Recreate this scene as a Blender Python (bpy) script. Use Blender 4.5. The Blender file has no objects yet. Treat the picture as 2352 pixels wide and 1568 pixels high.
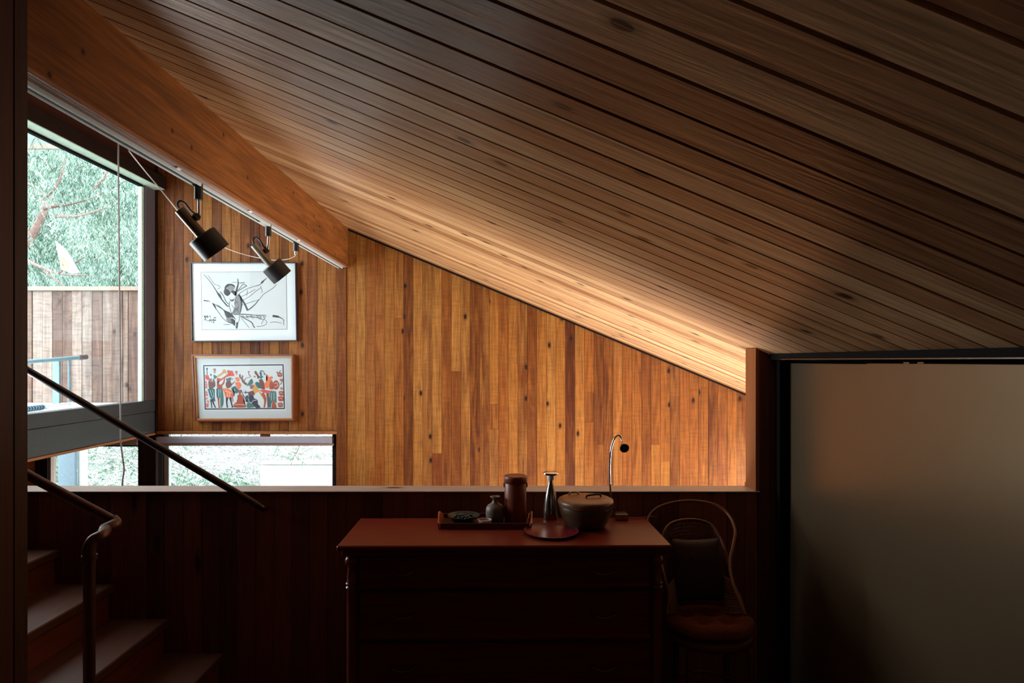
import bpy, bmesh, math, random
import numpy as np
from mathutils import Vector, Matrix, Euler

random.seed(7); rng = np.random.default_rng(7)
SC = bpy.context.scene
COL = SC.collection
PI = math.pi
EYE = 1.6            # camera height; "rel" heights below are relative to the eye
F = 1395.0; VX, VY = 1150.0, 828.0     # focal length in px and the vanishing point of the room's depth direction

# ------------------------------------------------------------------ camera, sky, lights, exposure
cam_d = bpy.data.cameras.new('camera'); cam = bpy.data.objects.new('camera', cam_d); COL.objects.link(cam)
cam.location = (0, 0, EYE); cam.rotation_euler = (PI/2, 0, 0)
cam_d.sensor_width = 36; cam_d.lens = F/2352*36
cam_d.shift_x = (1176-VX)/2352; cam_d.shift_y = (VY-784)/2352
cam_d.clip_start = 0.02; cam_d.clip_end = 200
SC.camera = cam

SC.view_settings.view_transform = 'Standard'; SC.view_settings.look = 'None'
SC.view_settings.gamma = 1; SC.view_settings.use_curve_mapping = False
SC.view_settings.exposure = 0.0

world = bpy.data.worlds.new('sky'); SC.world = world; world.use_nodes = True
wn = world.node_tree; wn.nodes.clear()
wo = wn.nodes.new('ShaderNodeOutputWorld'); wb = wn.nodes.new('ShaderNodeBackground')
wb.inputs['Color'].default_value = (0.90, 0.96, 1.0, 1); wb.inputs['Strength'].default_value = 10.5
wn.links.new(wb.outputs[0], wo.inputs[0])

def area(name, loc, rot, sx, sy, power, color=(1, 1, 1), portal=False, spread=PI):
    l = bpy.data.lights.new(name, 'AREA'); l.shape = 'RECTANGLE'; l.size = sx; l.size_y = sy
    l.energy = power; l.color = color; l.spread = spread
    if portal: l.cycles.is_portal = True
    o = bpy.data.objects.new(name, l); COL.objects.link(o); o.location = loc; o.rotation_euler = rot
    return o
# daylight through the windows (portals only guide the sky light)
area('sky_portal_side', (-3.02, 4.1, EYE+0.6), (0, -PI/2, 0), 1.9, 1.8, 1, portal=True)
area('sky_portal_low', (-2.17, 5.3, EYE-1.06), (-PI/2, 0, 0), 1.5, 0.9, 1, portal=True)
# area light added at an assumed, unseen window low in the stairwell's right wall
area('assumed_window_light', (2.72, 4.86, EYE-1.25), (0, math.radians(90), 0), 0.5, 0.4, 42, (1.0, 0.97, 0.86))
# fill light added at the left wall, behind the post, for the ceiling
area('stair_side_fill', (-2.86, 3.22, EYE-0.02), (0, math.radians(-90-14), math.radians(10)), 0.7, 0.8, 20, (0.92, 0.96, 1.0), spread=math.radians(118))
# unseen area light added low in the stairwell, light from below assumed
area('assumed_light_below', (1.0, 3.95, EYE-2.25), (PI, 0, 0), 2.8, 1.3, 140, (1.0, 0.98, 0.88), spread=math.radians(140))
# weak fill light added behind the viewer to lift the dark near room
area('rear_fill_light', (0.5, -2.9, EYE+0.0), (PI/2, 0, 0), 1.1, 0.8, 1.6, (1.0, 0.84, 0.78))

SC.cycles.use_denoising = True
SC.cycles.max_bounces = 10; SC.cycles.diffuse_bounces = 5; SC.cycles.glossy_bounces = 4
SC.cycles.transparent_max_bounces = 12; SC.cycles.transmission_bounces = 6
SC.cycles.sample_clamp_indirect = 6.0

# ------------------------------------------------------------------ helpers
def P(px, py, D):
    return Vector(((px-VX)/F*D, D, EYE+(VY-py)/F*D))
def ceil_rel(x): return 0.587-0.415*x
SLOPE = math.atan(0.415)

def link(name, me, mat=None, parent=None, smooth=False):
    o = bpy.data.objects.new(name, me); COL.objects.link(o)
    if mat is not None and not me.materials: me.materials.append(mat)
    if parent is not None: o.parent = parent
    if smooth:
        for p in me.polygons: p.use_smooth = True
    return o
def build(name, bm, mat=None, parent=None, smooth=False, auto=None):
    me = bpy.data.meshes.new(name)
    bmesh.ops.recalc_face_normals(bm, faces=bm.faces)
    bm.to_mesh(me); bm.free()
    o = link(name, me, mat, parent, smooth)
    if auto is not None:
        for p in me.polygons: p.use_smooth = True
        try: me.set_sharp_from_angle(angle=math.radians(auto))
        except Exception: pass
    return o
def empty(name, loc=(0, 0, 0), label=None, cat=None, group=None, kind=None):
    o = bpy.data.objects.new(name, None); COL.objects.link(o); o.location = loc
    o.empty_display_size = 0.05
    return tag(o, label, cat, group, kind)
def tag(o, label=None, cat=None, group=None, kind=None):
    if label: o['label'] = label
    if cat: o['category'] = cat
    if group: o['group'] = group
    if kind: o['kind'] = kind
    return o
def rebase(root, loc):
    """children built in world space: put the Empty at its base without moving them"""
    loc = Vector(loc); root.location = loc
    for c in root.children:
        if c.type == 'MESH':
            c.location = c.location-loc
def box(bm, x0, x1, y0, y1, z0, z1, bev=0):
    vs = [bm.verts.new(p) for p in ((x0,y0,z0),(x1,y0,z0),(x1,y1,z0),(x0,y1,z0),(x0,y0,z1),(x1,y0,z1),(x1,y1,z1),(x0,y1,z1))]
    fs = [bm.faces.new([vs[i] for i in f]) for f in ((3,2,1,0),(4,5,6,7),(0,1,5,4),(1,2,6,5),(2,3,7,6),(3,0,4,7))]
    if bev > 0:
        es = list({e for f in fs for e in f.edges})
        bmesh.ops.bevel(bm, geom=es, offset=bev, segments=1, affect='EDGES', profile=0.5)
    return vs
def bbox(x0, x1, y0, y1, z0, z1, bev=0):
    bm = bmesh.new(); box(bm, x0, x1, y0, y1, z0, z1, bev); return bm
def prism(bm, sec, f0, f1):
    """sec: list of 2D points; f0/f1 map a section point to 3D at each end"""
    a = [bm.verts.new(f0(p)) for p in sec]; b = [bm.verts.new(f1(p)) for p in sec]
    n = len(sec)
    bm.faces.new(a[::-1]); bm.faces.new(b)
    for i in range(n): bm.faces.new([a[i], a[(i+1) % n], b[(i+1) % n], b[i]])
def frames(pts):
    pts = [Vector(p) for p in pts]; out = []; n = len(pts)
    t = (pts[1]-pts[0]).normalized(); up = Vector((0, 0, 1)) if abs(t.z) < .9 else Vector((1, 0, 0))
    u = t.cross(up).normalized()
    for i in range(n):
        t = (pts[min(i+1, n-1)]-pts[max(i-1, 0)]).normalized()
        u = (u-t*u.dot(t)).normalized(); out.append((pts[i], u, t.cross(u)))
    return out
def tube(bm, pts, r, seg=10, cap=True):
    fr = frames(pts); rings = []
    for i, (p, u, v) in enumerate(fr):
        rr = r[i] if hasattr(r, '__len__') else r
        rings.append([bm.verts.new(p+u*rr*math.cos(2*PI*k/seg)+v*rr*math.sin(2*PI*k/seg)) for k in range(seg)])
    for a, b in zip(rings, rings[1:]):
        for k in range(seg): bm.faces.new([a[k], a[(k+1) % seg], b[(k+1) % seg], b[k]])
    if cap: bm.faces.new(rings[0][::-1]); bm.faces.new(rings[-1])
def spline(pts, n=8):
    pts = [Vector(p) for p in pts]; q = [pts[0]]+pts+[pts[-1]]; out = []
    for i in range(1, len(q)-2):
        for k in range(n):
            t = k/n; p0, p1, p2, p3 = q[i-1], q[i], q[i+1], q[i+2]
            out.append(0.5*((2*p1)+(p2-p0)*t+(2*p0-5*p1+4*p2-p3)*t*t+(-p0+3*p1-3*p2+p3)*t**3))
    out.append(pts[-1]); return out
def lathe(bm, prof, c=(0, 0, 0), seg=32, M=None):
    """prof: (r, z) from bottom to top"""
    c = Vector(c); rings = []
    for r, z in prof:
        if r < 1e-5: rings.append([bm.verts.new((0, 0, z))])
        else: rings.append([bm.verts.new((r*math.cos(2*PI*k/seg), r*math.sin(2*PI*k/seg), z)) for k in range(seg)])
    for a, b in zip(rings, rings[1:]):
        for k in range(seg):
            k2 = (k+1) % seg
            if len(a) == 1 and len(b) == 1: continue
            if len(a) == 1: bm.faces.new([a[0], b[k2], b[k]])
            elif len(b) == 1: bm.faces.new([a[k], a[k2], b[0]])
            else: bm.faces.new([a[k], a[k2], b[k2], b[k]])
    for ring in rings:
        for v in ring: v.co = (M @ v.co if M else v.co)+c
def cyl(bm, c0, c1, r, seg=20): tube(bm, [c0, c1], r, seg)

# ------------------------------------------------------------------ materials
def nt(name):
    m = bpy.data.materials.new(name); m.use_nodes = True; t = m.node_tree
    return m, t, t.nodes['Principled BSDF']
def N(t, kind, **kw):
    n = t.nodes.new(kind)
    for k, v in kw.items():
        if hasattr(n, k): setattr(n, k, v)
        else: n.inputs[k].default_value = v
    return n
def ramp(t, stops):
    r = t.nodes.new('ShaderNodeValToRGB'); cr = r.color_ramp
    while len(cr.elements) < len(stops): cr.elements.new(0.5)
    for e, (p, c) in zip(cr.elements, stops): e.position = p; e.color = (*c, 1) if len(c) == 3 else c
    return r
def srgb(r, g, b):
    return tuple(((v/255)/12.92 if v/255 <= .04045 else ((v/255+.055)/1.055)**2.4) for v in (r, g, b))
def wood(name, cols, axis='Z', rough=0.5, knot=0.5, grain=0.35, streak=0.5, spec=0.4, bump=0.15, kscale=1.0, kcol=(0.02, 0.008, 0.003), rnd=True, sawn=0.0, coat=0.0, coat_r=0.25, flat=None, wavy=0.0, kasp=1.5):
    flat = flat or {'X': 'Z', 'Z': 'Y', 'Y': 'X'}[axis]
    m, t, b = nt(name); L = t.links.new
    tc = N(t, 'ShaderNodeTexCoord'); oi = N(t, 'ShaderNodeObjectInfo')
    off = N(t, 'ShaderNodeVectorMath', operation='SCALE'); cx = N(t, 'ShaderNodeCombineXYZ')
    cx.inputs[0].default_value = 31; cx.inputs[1].default_value = 57; cx.inputs[2].default_value = 83
    L(cx.outputs[0], off.inputs[0])
    if rnd: L(oi.outputs['Random'], off.inputs['Scale'])
    else: off.inputs['Scale'].default_value = random.random()
    add = N(t, 'ShaderNodeVectorMath', operation='ADD'); L(tc.outputs['Object'], add.inputs[0]); L(off.outputs[0], add.inputs[1])
    def mapped(a, l):
        mp = N(t, 'ShaderNodeMapping'); s = [a, a, a]; s['XYZ'.index(axis)] = l
        mp.inputs['Scale'].default_value = s; L(add.outputs[0], mp.inputs[0]); return mp
    mg = mapped(1, 0.045); ng = N(t, 'ShaderNodeTexNoise'); ng.inputs['Scale'].default_value = 90; ng.inputs['Detail'].default_value = 6; ng.inputs['Distortion'].default_value = 0.4
    L(mg.outputs[0], ng.inputs['Vector'])
    ms = mapped(1, 0.10); ns = N(t, 'ShaderNodeTexNoise'); ns.inputs['Scale'].default_value = 17; ns.inputs['Detail'].default_value = 4; ns.inputs['Distortion'].default_value = 1.2
    L(ms.outputs[0], ns.inputs['Vector'])
    # base tone: one per board, shifted by slow streaks
    rr = ramp(t, [(i/(len(cols)-1), c) for i, c in enumerate(cols)])
    mm = N(t, 'ShaderNodeMath', operation='MULTIPLY_ADD'); mm.inputs[1].default_value = streak; L(ns.outputs['Fac'], mm.inputs[0])
    sb = N(t, 'ShaderNodeMath', operation='ADD')
    if rnd: L(oi.outputs['Random'], sb.inputs[0])
    else: sb.inputs[0].default_value = 0.5
    sb.inputs[1].default_value = -streak*0.5
    L(sb.outputs[0], mm.inputs[2]); L(mm.outputs[0], rr.inputs['Fac'])
    gr = ramp(t, [(0.3, (1-grain,)*3), (0.62, (1.0,)*3)]); L(ng.outputs['Fac'], gr.inputs['Fac'])
    m1 = N(t, 'ShaderNodeMix', data_type='RGBA', blend_type='MULTIPLY'); m1.inputs['Factor'].default_value = 1
    L(rr.outputs[0], m1.inputs[6]); L(gr.outputs[0], m1.inputs[7])
    last = m1.outputs[2]
    if sawn > 0:
        mq = mapped(0.12, 1); nq = N(t, 'ShaderNodeTexNoise'); nq.inputs['Scale'].default_value = 55; nq.inputs['Detail'].default_value = 3
        L(mq.outputs[0], nq.inputs['Vector']); qr = ramp(t, [(0.35, (1-sawn,)*3), (0.6, (1.0,)*3)]); L(nq.outputs['Fac'], qr.inputs['Fac'])
        mx = N(t, 'ShaderNodeMix', data_type='RGBA', blend_type='MULTIPLY'); mx.inputs['Factor'].default_value = 1
        L(last, mx.inputs[6]); L(qr.outputs[0], mx.inputs[7]); last = mx.outputs[2]
    if knot > 0:
        mk = mapped(4.6*kscale, kasp*kscale); _s = list(mk.inputs['Scale'].default_value); _s['XYZ'.index(flat)] = 0; mk.inputs['Scale'].default_value = _s
        nk = N(t, 'ShaderNodeTexNoise'); nk.inputs['Scale'].default_value = 6; L(mk.outputs[0], nk.inputs['Vector'])
        mixv = N(t, 'ShaderNodeMix', data_type='VECTOR'); mixv.inputs['Factor'].default_value = 0.035
        L(mk.outputs[0], mixv.inputs[4]); L(nk.outputs['Color'], mixv.inputs[5])
        sp_ = N(t, 'ShaderNodeSeparateXYZ'); cb_ = N(t, 'ShaderNodeCombineXYZ'); L(mixv.outputs[1], sp_.inputs[0])
        ax2 = [q for q in 'XYZ' if q != flat]; L(sp_.outputs[ax2[0]], cb_.inputs[0]); L(sp_.outputs[ax2[1]], cb_.inputs[1])
        vo = N(t, 'ShaderNodeTexVoronoi', voronoi_dimensions='2D'); vo.inputs['Scale'].default_value = 1; L(cb_.outputs[0], vo.inputs['Vector'])
        kr = ramp(t, [(0.045, (1, 1, 1)), (0.06, (.45, .45, .45)), (0.12, (0, 0, 0))]); L(vo.outputs['Distance'], kr.inputs['Fac'])
        sx = N(t, 'ShaderNodeSeparateColor'); L(vo.outputs['Color'], sx.inputs[0])
        gt = N(t, 'ShaderNodeMath', operation='LESS_THAN'); gt.inputs[1].default_value = knot; L(sx.outputs[0], gt.inputs[0])
        km = N(t, 'ShaderNodeMath', operation='MULTIPLY'); L(kr.outputs[0], km.inputs[0]); L(gt.outputs[0], km.inputs[1])
        k2 = N(t, 'ShaderNodeMix', data_type='RGBA'); L(km.outputs[0], k2.inputs['Factor']); L(last, k2.inputs[6]); k2.inputs[7].default_value = (*kcol, 1)
        last = k2.outputs[2]
    L(last, b.inputs['Base Color'])
    b.inputs['Roughness'].default_value = rough; b.inputs['Specular IOR Level'].default_value = spec
    if coat: b.inputs['Coat Weight'].default_value = coat; b.inputs['Coat Roughness'].default_value = coat_r
    if bump:
        bp = N(t, 'ShaderNodeBump'); bp.inputs['Strength'].default_value = bump; bp.inputs['Distance'].default_value = 0.002
        L(ng.outputs['Fac'], bp.inputs['Height'])
        if wavy:
            b2_ = N(t, 'ShaderNodeBump'); b2_.inputs['Strength'].default_value = wavy; b2_.inputs['Distance'].default_value = 0.004
            L(ns.outputs['Fac'], b2_.inputs['Height']); L(bp.outputs[0], b2_.inputs['Normal']); L(b2_.outputs[0], b.inputs['Normal']); L(b2_.outputs[0], b.inputs['Coat Normal'])
        else: L(bp.outputs[0], b.inputs['Normal'])
    return m
def plain(name, col, rough=0.5, metal=0.0, spec=0.5, var=0.12, scale=30, bump=0.0, coat=0.0):
    m, t, b = nt(name); L = t.links.new
    tc = N(t, 'ShaderNodeTexCoord'); n = N(t, 'ShaderNodeTexNoise'); n.inputs['Scale'].default_value = scale; n.inputs['Detail'].default_value = 5
    L(tc.outputs['Object'], n.inputs['Vector'])
    r = ramp(t, [(0.3, tuple(c*(1-var) for c in col)), (0.7, tuple(min(1, c*(1+var)) for c in col))]); L(n.outputs['Fac'], r.inputs['Fac'])
    L(r.outputs[0], b.inputs['Base Color'])
    b.inputs['Roughness'].default_value = rough; b.inputs['Metallic'].default_value = metal; b.inputs['Specular IOR Level'].default_value = spec
    if coat: b.inputs['Coat Weight'].default_value = coat; b.inputs['Coat Roughness'].default_value = 0.1
    if bump:
        bp = N(t, 'ShaderNodeBump'); bp.inputs['Strength'].default_value = bump; bp.inputs['Distance'].default_value = 0.003
        L(n.outputs['Fac'], bp.inputs['Height']); L(bp.outputs[0], b.inputs['Normal'])
    return m
def glass(name, tint=(0.93, 0.97, 0.96), refl=1.0):
    m = bpy.data.materials.new(name); m.use_nodes = True; t = m.node_tree; t.nodes.clear(); L = t.links.new
    o = N(t, 'ShaderNodeOutputMaterial'); mx = N(t, 'ShaderNodeMixShader'); tr = N(t, 'ShaderNodeBsdfTransparent'); gl = N(t, 'ShaderNodeBsdfGlossy')
    tr.inputs[0].default_value = (*tint, 1); gl.inputs['Roughness'].default_value = 0.02
    fr = N(t, 'ShaderNodeFresnel'); gg = N(t, 'ShaderNodeNewGeometry'); mi = N(t, 'ShaderNodeMapRange')   # same reflectance from either face
    mi.inputs['To Min'].default_value = 1.45; mi.inputs['To Max'].default_value = 1/1.45; L(gg.outputs['Backfacing'], mi.inputs['Value']); L(mi.outputs[0], fr.inputs['IOR'])
    nz = N(t, 'ShaderNodeTexNoise'); nz.inputs['Scale'].default_value = 1.5
    bp = N(t, 'ShaderNodeBump'); bp.inputs['Strength'].default_value = 0.02; L(nz.outputs['Fac'], bp.inputs['Height']); L(bp.outputs[0], gl.inputs['Normal'])
    sc_ = N(t, 'ShaderNodeMath', operation='MULTIPLY'); sc_.inputs[1].default_value = refl; L(fr.outputs[0], sc_.inputs[0]); L(sc_.outputs[0], mx.inputs[0]); L(tr.outputs[0], mx.inputs[1]); L(gl.outputs[0], mx.inputs[2]); L(mx.outputs[0], o.inputs[0])
    return m

M = {}
M['ceil'] = wood('ceiling_cedar', [srgb(140, 92, 58), srgb(184, 138, 96), srgb(206, 166, 122), srgb(164, 112, 74), srgb(196, 154, 110)], 'X', rough=0.42, knot=0.42, grain=0.45, streak=0.55, spec=0.4, kcol=srgb(16, 8, 5), kscale=0.95, kasp=2.8, coat=0.3, coat_r=0.24, wavy=0.8, bump=.35)
M['wall'] = wood('wall_cedar', [srgb(84, 38, 12), srgb(146, 86, 32), srgb(106, 54, 18), srgb(162, 108, 50), srgb(132, 72, 26), srgb(154, 98, 40), srgb(114, 56, 22)], 'Z', rough=0.55, knot=0.24, grain=0.45, streak=0.36, spec=.2, kcol=srgb(36, 16, 7), sawn=0.16, kscale=1.1, kasp=2.6)
M['beam'] = wood('beam_fir', [srgb(104, 56, 22), srgb(150, 86, 36), srgb(118, 66, 26), srgb(140, 80, 32)], 'Y', rough=0.5, knot=0.4, grain=0.4, streak=1.0, kcol=srgb(60, 26, 10), rnd=False, kscale=1.5, kasp=5, spec=.3)
M['mould'] = wood('moulding_wood', [srgb(140, 82, 42), srgb(178, 114, 64)], 'Y', rough=0.45, knot=0, grain=0.5, streak=0.6)
M['dark'] = wood('dark_wood', [srgb(66, 26, 16), srgb(84, 36, 22), srgb(74, 30, 18)], 'Z', rough=0.6, knot=0.05, grain=0.35, streak=0.4)
M['postw'] = wood('post_wood', [srgb(74, 40, 24), srgb(84, 48, 30), srgb(70, 36, 22)], 'Z', rough=0.6, knot=0.1, grain=0.35, streak=0.4)
M['half'] = wood('half_wall_wood', [srgb(84, 42, 28), srgb(140, 74, 46), srgb(100, 52, 34), srgb(124, 66, 42)], 'Z', rough=0.6, knot=0.15, grain=0.3, streak=0.3)
M['halfback'] = wood('stairwell_wood', [srgb(150, 88, 44), srgb(182, 112, 62)], 'X', rough=0.5, knot=0.2, grain=0.3, streak=0.4)
M['sill'] = wood('sill_wood', [srgb(158, 140, 130), srgb(174, 156, 146)], 'X', rough=0.45, knot=0.12, grain=0.3, streak=0.5, spec=0.3, rnd=False)
M['jamb'] = wood('jamb_wood', [srgb(124, 66, 26), srgb(142, 80, 34)], 'Z', rough=0.55, knot=0.12, grain=0.3, streak=0.5, rnd=False)
M['gap'] = plain('groove_dark', (0.012, 0.006, 0.004), 0.9, spec=0.1)
M['black'] = plain('black_paint', (0.004, 0.0035, 0.0035), 0.7, spec=.08)
M['grey'] = plain('grey_painted_timber', srgb(60, 68, 72), 0.5, scale=60, bump=0.1)
M['purple'] = plain('plum_grey_painted_frame', srgb(84, 76, 82), 0.5, scale=60, bump=0.08)
M['darkframe'] = plain('dark_brown_frame', srgb(34, 21, 18), 0.7, scale=40, spec=.1)
M['palefr'] = plain('pale_green_frame', srgb(176, 200, 186), 0.45)
M['alu'] = plain('brushed_aluminium', srgb(190, 196, 198), 0.35, metal=0.6, var=0.05)
M['trackdark'] = plain('track_slot', srgb(24, 34, 36), 0.4)
M['strip'] = plain('painted_underside', srgb(158, 134, 126), 0.7, scale=80)
M['steel'] = plain('steel', srgb(150, 145, 135), 0.22, metal=1.0, var=0.05)
M['chrome'] = plain('chrome', srgb(210, 210, 210), 0.08, metal=1.0, var=0.02)
M['rail'] = plain('dark_steel_rail', srgb(60, 44, 42), 0.38, metal=0.5, var=0.1)
M['newel'] = plain('bronze_pipe', srgb(92, 62, 52), 0.38, metal=0.5, var=0.1)
M['glass'] = glass('window_glass')
M['picglass'] = glass('low_reflection_picture_glass', (0.98, 0.98, 0.98), 0.22)
M['white'] = plain('white_plastic', srgb(225, 222, 220), 0.4, var=0.03)
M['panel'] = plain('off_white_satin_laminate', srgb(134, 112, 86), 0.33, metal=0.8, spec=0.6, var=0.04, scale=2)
M['tread'] = wood('tread_wood', [srgb(96, 62, 52), srgb(112, 74, 62)], 'Y', rough=0.4, knot=0.05, grain=0.2, streak=0.5)
M['riser'] = wood('riser_wood', [srgb(120, 60, 34), srgb(140, 72, 40)], 'Y', rough=0.5, knot=0.1, grain=0.3, streak=0.5)
M['floor'] = wood('floor_wood', [srgb(70, 32, 22), srgb(84, 40, 28)], 'X', rough=0.4, knot=0, grain=0.3, streak=0.5)
M['dresser'] = wood('dresser_cherry', [srgb(84, 22, 12), srgb(106, 33, 18), srgb(92, 26, 16)], 'X', rough=0.36, knot=0, grain=0.32, streak=0.7, spec=0.2, rnd=False)
M['dresserv'] = wood('dresser_cherry_upright', [srgb(100, 38, 24), srgb(118, 46, 28)], 'Z', rough=0.28, knot=0, grain=0.28, streak=0.7, spec=0.5, rnd=False)

# ------------------------------------------------------------------ the room shell
def board_section(w, th, c, front):
    """cross-section of a board, width along u, its visible face at n=front, body towards +n"""
    return [(c, front), (w-c, front), (w, front+c), (w, front+th), (0, front+th), (0, front+c)]

# ceiling: every board an object, laid along the fall of the roof
ceiling = empty('ceiling', kind='structure')
def ceil_mesh(xa, xb):
    bm = bmesh.new(); W, G = 0.110, 0.0030
    sec = board_section(W-G, 0.03, 0.0042, 0)
    f = lambda x: (lambda p: Vector((x/math.cos(SLOPE), p[0], p[1])))
    prism(bm, sec, f(xa), f(xb))
    me = bpy.data.meshes.new('ceiling_board'); bmesh.ops.recalc_face_normals(bm, faces=bm.faces); bm.to_mesh(me); bm.free()
    me.materials.append(M['ceil']); return me
cm_near = ceil_mesh(-2.98, 1.40); cm_far = ceil_mesh(-2.98, 2.80)
y = 1.0012-0.110*14
while y < 5.3:
    o = link('ceiling_board', cm_far if y > 2.95 else cm_near, None, ceiling)
    o.location = (0, y, EYE+ceil_rel(0)+random.uniform(-.0006, .0006)); o.rotation_euler = (0, SLOPE, 0)
    y += 0.110
bm = bmesh.new()
prism(bm, [(-3.0, 0.012), (2.85, 0.012), (2.85, 0.16), (-3.0, 0.16)], lambda p: Vector((p[0], -3.05, EYE+ceil_rel(p[0])+p[1])), lambda p: Vector((p[0], 5.45, EYE+ceil_rel(p[0])+p[1])))
build('roof_deck', bm, M['gap'], ceiling)

# far wall of vertical cedar boards
DW = 5.2
wall_far = empty('wall_far', (0, 0, 0), kind='structure')
BW = 0.0815
LX = -2.937                       # left end of the upper part
W2 = (-2.92, -1.42, EYE-1.50, EYE-0.622)        # window 2 opening: x0,x1,z0,z1
def wall_board(x0, x1, z0, z1a, z1b, mat, parent, D=DW, dn=0.0, th=0.02, nm='board'):
    bm = bmesh.new(); w = x1-x0-0.0012; c = 0.0022
    sec = board_section(w, th, c, 0)
    top = lambda u: z1a+(z1b-z1a)*(u/max(w, 1e-6))
    prism(bm, sec, lambda p: Vector((x0+p[0], D+dn+p[1], z0)), lambda p: Vector((x0+p[0], D+dn+p[1], top(p[0]))))
    return build(nm, bm, mat, parent)
edges = []
x = P(796, 0, DW).x
xr = x
while xr < 2.78: edges.append((xr, xr+BW)); xr += BW
edges.append((P(773, 0, DW).x, x))
xl = P(773, 0, DW).x
while xl > LX+0.02:
    edges.append((max(LX, xl-BW*1.005), xl)); xl -= BW*1.005
for (a, b) in edges:
    ta, tb = EYE+ceil_rel(a)-0.004, EYE+ceil_rel(b)-0.004
    low = EYE-2.95
    mid = 0.5*(a+b)
    if mid < P(773, 0, DW).x: low = EYE-0.60
    dn = random.uniform(-.0012, .0012)
    corner = abs(a-P(773, 0, DW).x) < 1e-4
    if corner: dn = -0.012
    cuts = [low]
    if random.random() < 0.24 and not corner:
        cuts.append(EYE+random.uniform(-0.9, 0.9))
        if random.random() < 0.25: cuts.append(cuts[-1]+random.uniform(0.12, 0.5))
    cuts = [c for c in sorted(cuts) if c < min(ta, tb)-0.1]
    for i, c in enumerate(cuts):
        if i+1 < len(cuts): wall_board(a, b, c, cuts[i+1]-.0015, cuts[i+1]-.0015, M['wall'], wall_far, dn=dn)
        else: wall_board(a, b, c, ta, tb, M['wall'], wall_far, dn=dn+(random.uniform(-.001, .001) if i else 0))
# backing behind the boards, around window 2, and the lower left wall around window 3
bm = bmesh.new()
box(bm, W2[1]+.02, 2.85, DW+.021, DW+.15, EYE-2.95, EYE+1.2)
box(bm, LX-.02, W2[1]+.02, DW+.021, DW+.15, EYE-0.605, EYE+1.9)
box(bm, -4.6, W2[1]+.02, DW+.0, DW+.15, EYE-2.95, EYE-1.50)
box(bm, -4.6, LX, DW+.0, DW+.15, EYE-0.70, EYE-0.36)
build('backing', bm, M['gap'], wall_far)
# dark strip standing in for the shadow gap where wall meets ceiling
bm = bmesh.new()
prism(bm, [(-0.022, -0.016), (0.0, -0.016), (0.0, 0.0), (-0.022, 0.0)],
      lambda p: Vector((-1.30, DW+p[0]+.002, EYE+ceil_rel(-1.30)+p[1])), lambda p: Vector((2.78, DW+p[0]+.002, EYE+ceil_rel(2.78)+p[1])))
tag(build('trim_shadow_gap', bm, M['gap']), kind='structure')

# window 2 (low, right of the corner post): head, frame, pane
def frame_rect(name, x0, x1, z0, z1, w, y0, y1, mat, parent=None, wl=None, wr=None, wt=None, wb=None):
    bm = bmesh.new(); wl = wl if wl is not None else w; wr = wr if wr is not None else w; wt = wt if wt is not None else w; wb = wb if wb is not None else w
    box(bm, x0, x0+wl, y0, y1, z0, z1, .002); box(bm, x1-wr, x1, y0, y1, z0, z1, .002)
    box(bm, x0+wl, x1-wr, y0, y1, z1-wt, z1, .002); box(bm, x0+wl, x1-wr, y0, y1, z0, z0+wb, .002)
    return build(name, bm, mat, parent)
w2 = empty('window_2', ((W2[0]+W2[1])/2, DW, W2[2]), kind='structure')
build('window_head', bbox(LX, W2[1]+.02, DW-.018, DW+.02, EYE-.628, EYE-.602, .003), M['mould'], w2)
frame_rect('window_frame', W2[0], W2[1], W2[2], W2[3], .02, DW+.03, DW+.13, M['darkframe'], w2, wl=.004, wr=.03, wt=.008)
frame_rect('sash', W2[0]+.004, W2[1]-.03, W2[2]+.02, W2[3]-.008, .03, DW+.06, DW+.10, M['alu'], w2, wl=.042, wr=.006, wt=.004)
build('pane', bbox(W2[0]+.04, W2[1]-.034, DW+.078, DW+.084, W2[2]+.04, W2[3]-.012), M['glass'], w2)
rebase(w2, w2.location)
# corner post between the two low windows
tag(build('trim_2', bbox(P(318, 0, DW).x, P(361, 0, DW).x-.004, DW-.01, DW+.14, EYE-2.95, EYE-.635, .004), M['darkframe']), kind='structure')
# window 3 (low, left of the corner post, below the deck)
w3 = empty('window_3', (-3.6, DW, EYE-1.5), kind='structure')
x3a, x3b = -4.1, P(318, 0, DW).x
build('window_head', bbox(x3a, x3b, DW-.02, DW+.05, EYE-.722, EYE-.66, .004), M['strip'], w3)
build('head_dark_strip', bbox(x3a, x3b, DW-.005, DW+.08, EYE-.735, EYE-.7225), M['darkframe'], w3)  # dark strip under the window head
for (pa, pb, mt, d0, d1) in ((113, 117, 'strip', .0, .06), (102, 113, 'darkframe', -.02, .08), (96, 102, 'alu', .02, .05), (84, 96, 'darkframe', -.02, .08)):
    build('stile', bbox(P(pa, 0, DW).x, P(pb, 0, DW).x-.001, DW+d0, DW+d1, EYE-1.5, EYE-.735), M[mt], w3)
build('bottom_rail', bbox(x3a, x3b, DW, DW+.08, EYE-1.54, EYE-1.5), M['darkframe'], w3)
build('side_panel', bbox(-4.6, P(84, 0, DW).x-.001, DW-.01, DW+.02, EYE-1.5, EYE-.70), M['mould'], w3)
build('pane', bbox(P(117, 0, DW).x, x3b-.002, DW+.03, DW+.036, EYE-1.5, EYE-.735), M['glass'], w3)
rebase(w3, w3.location)

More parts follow.
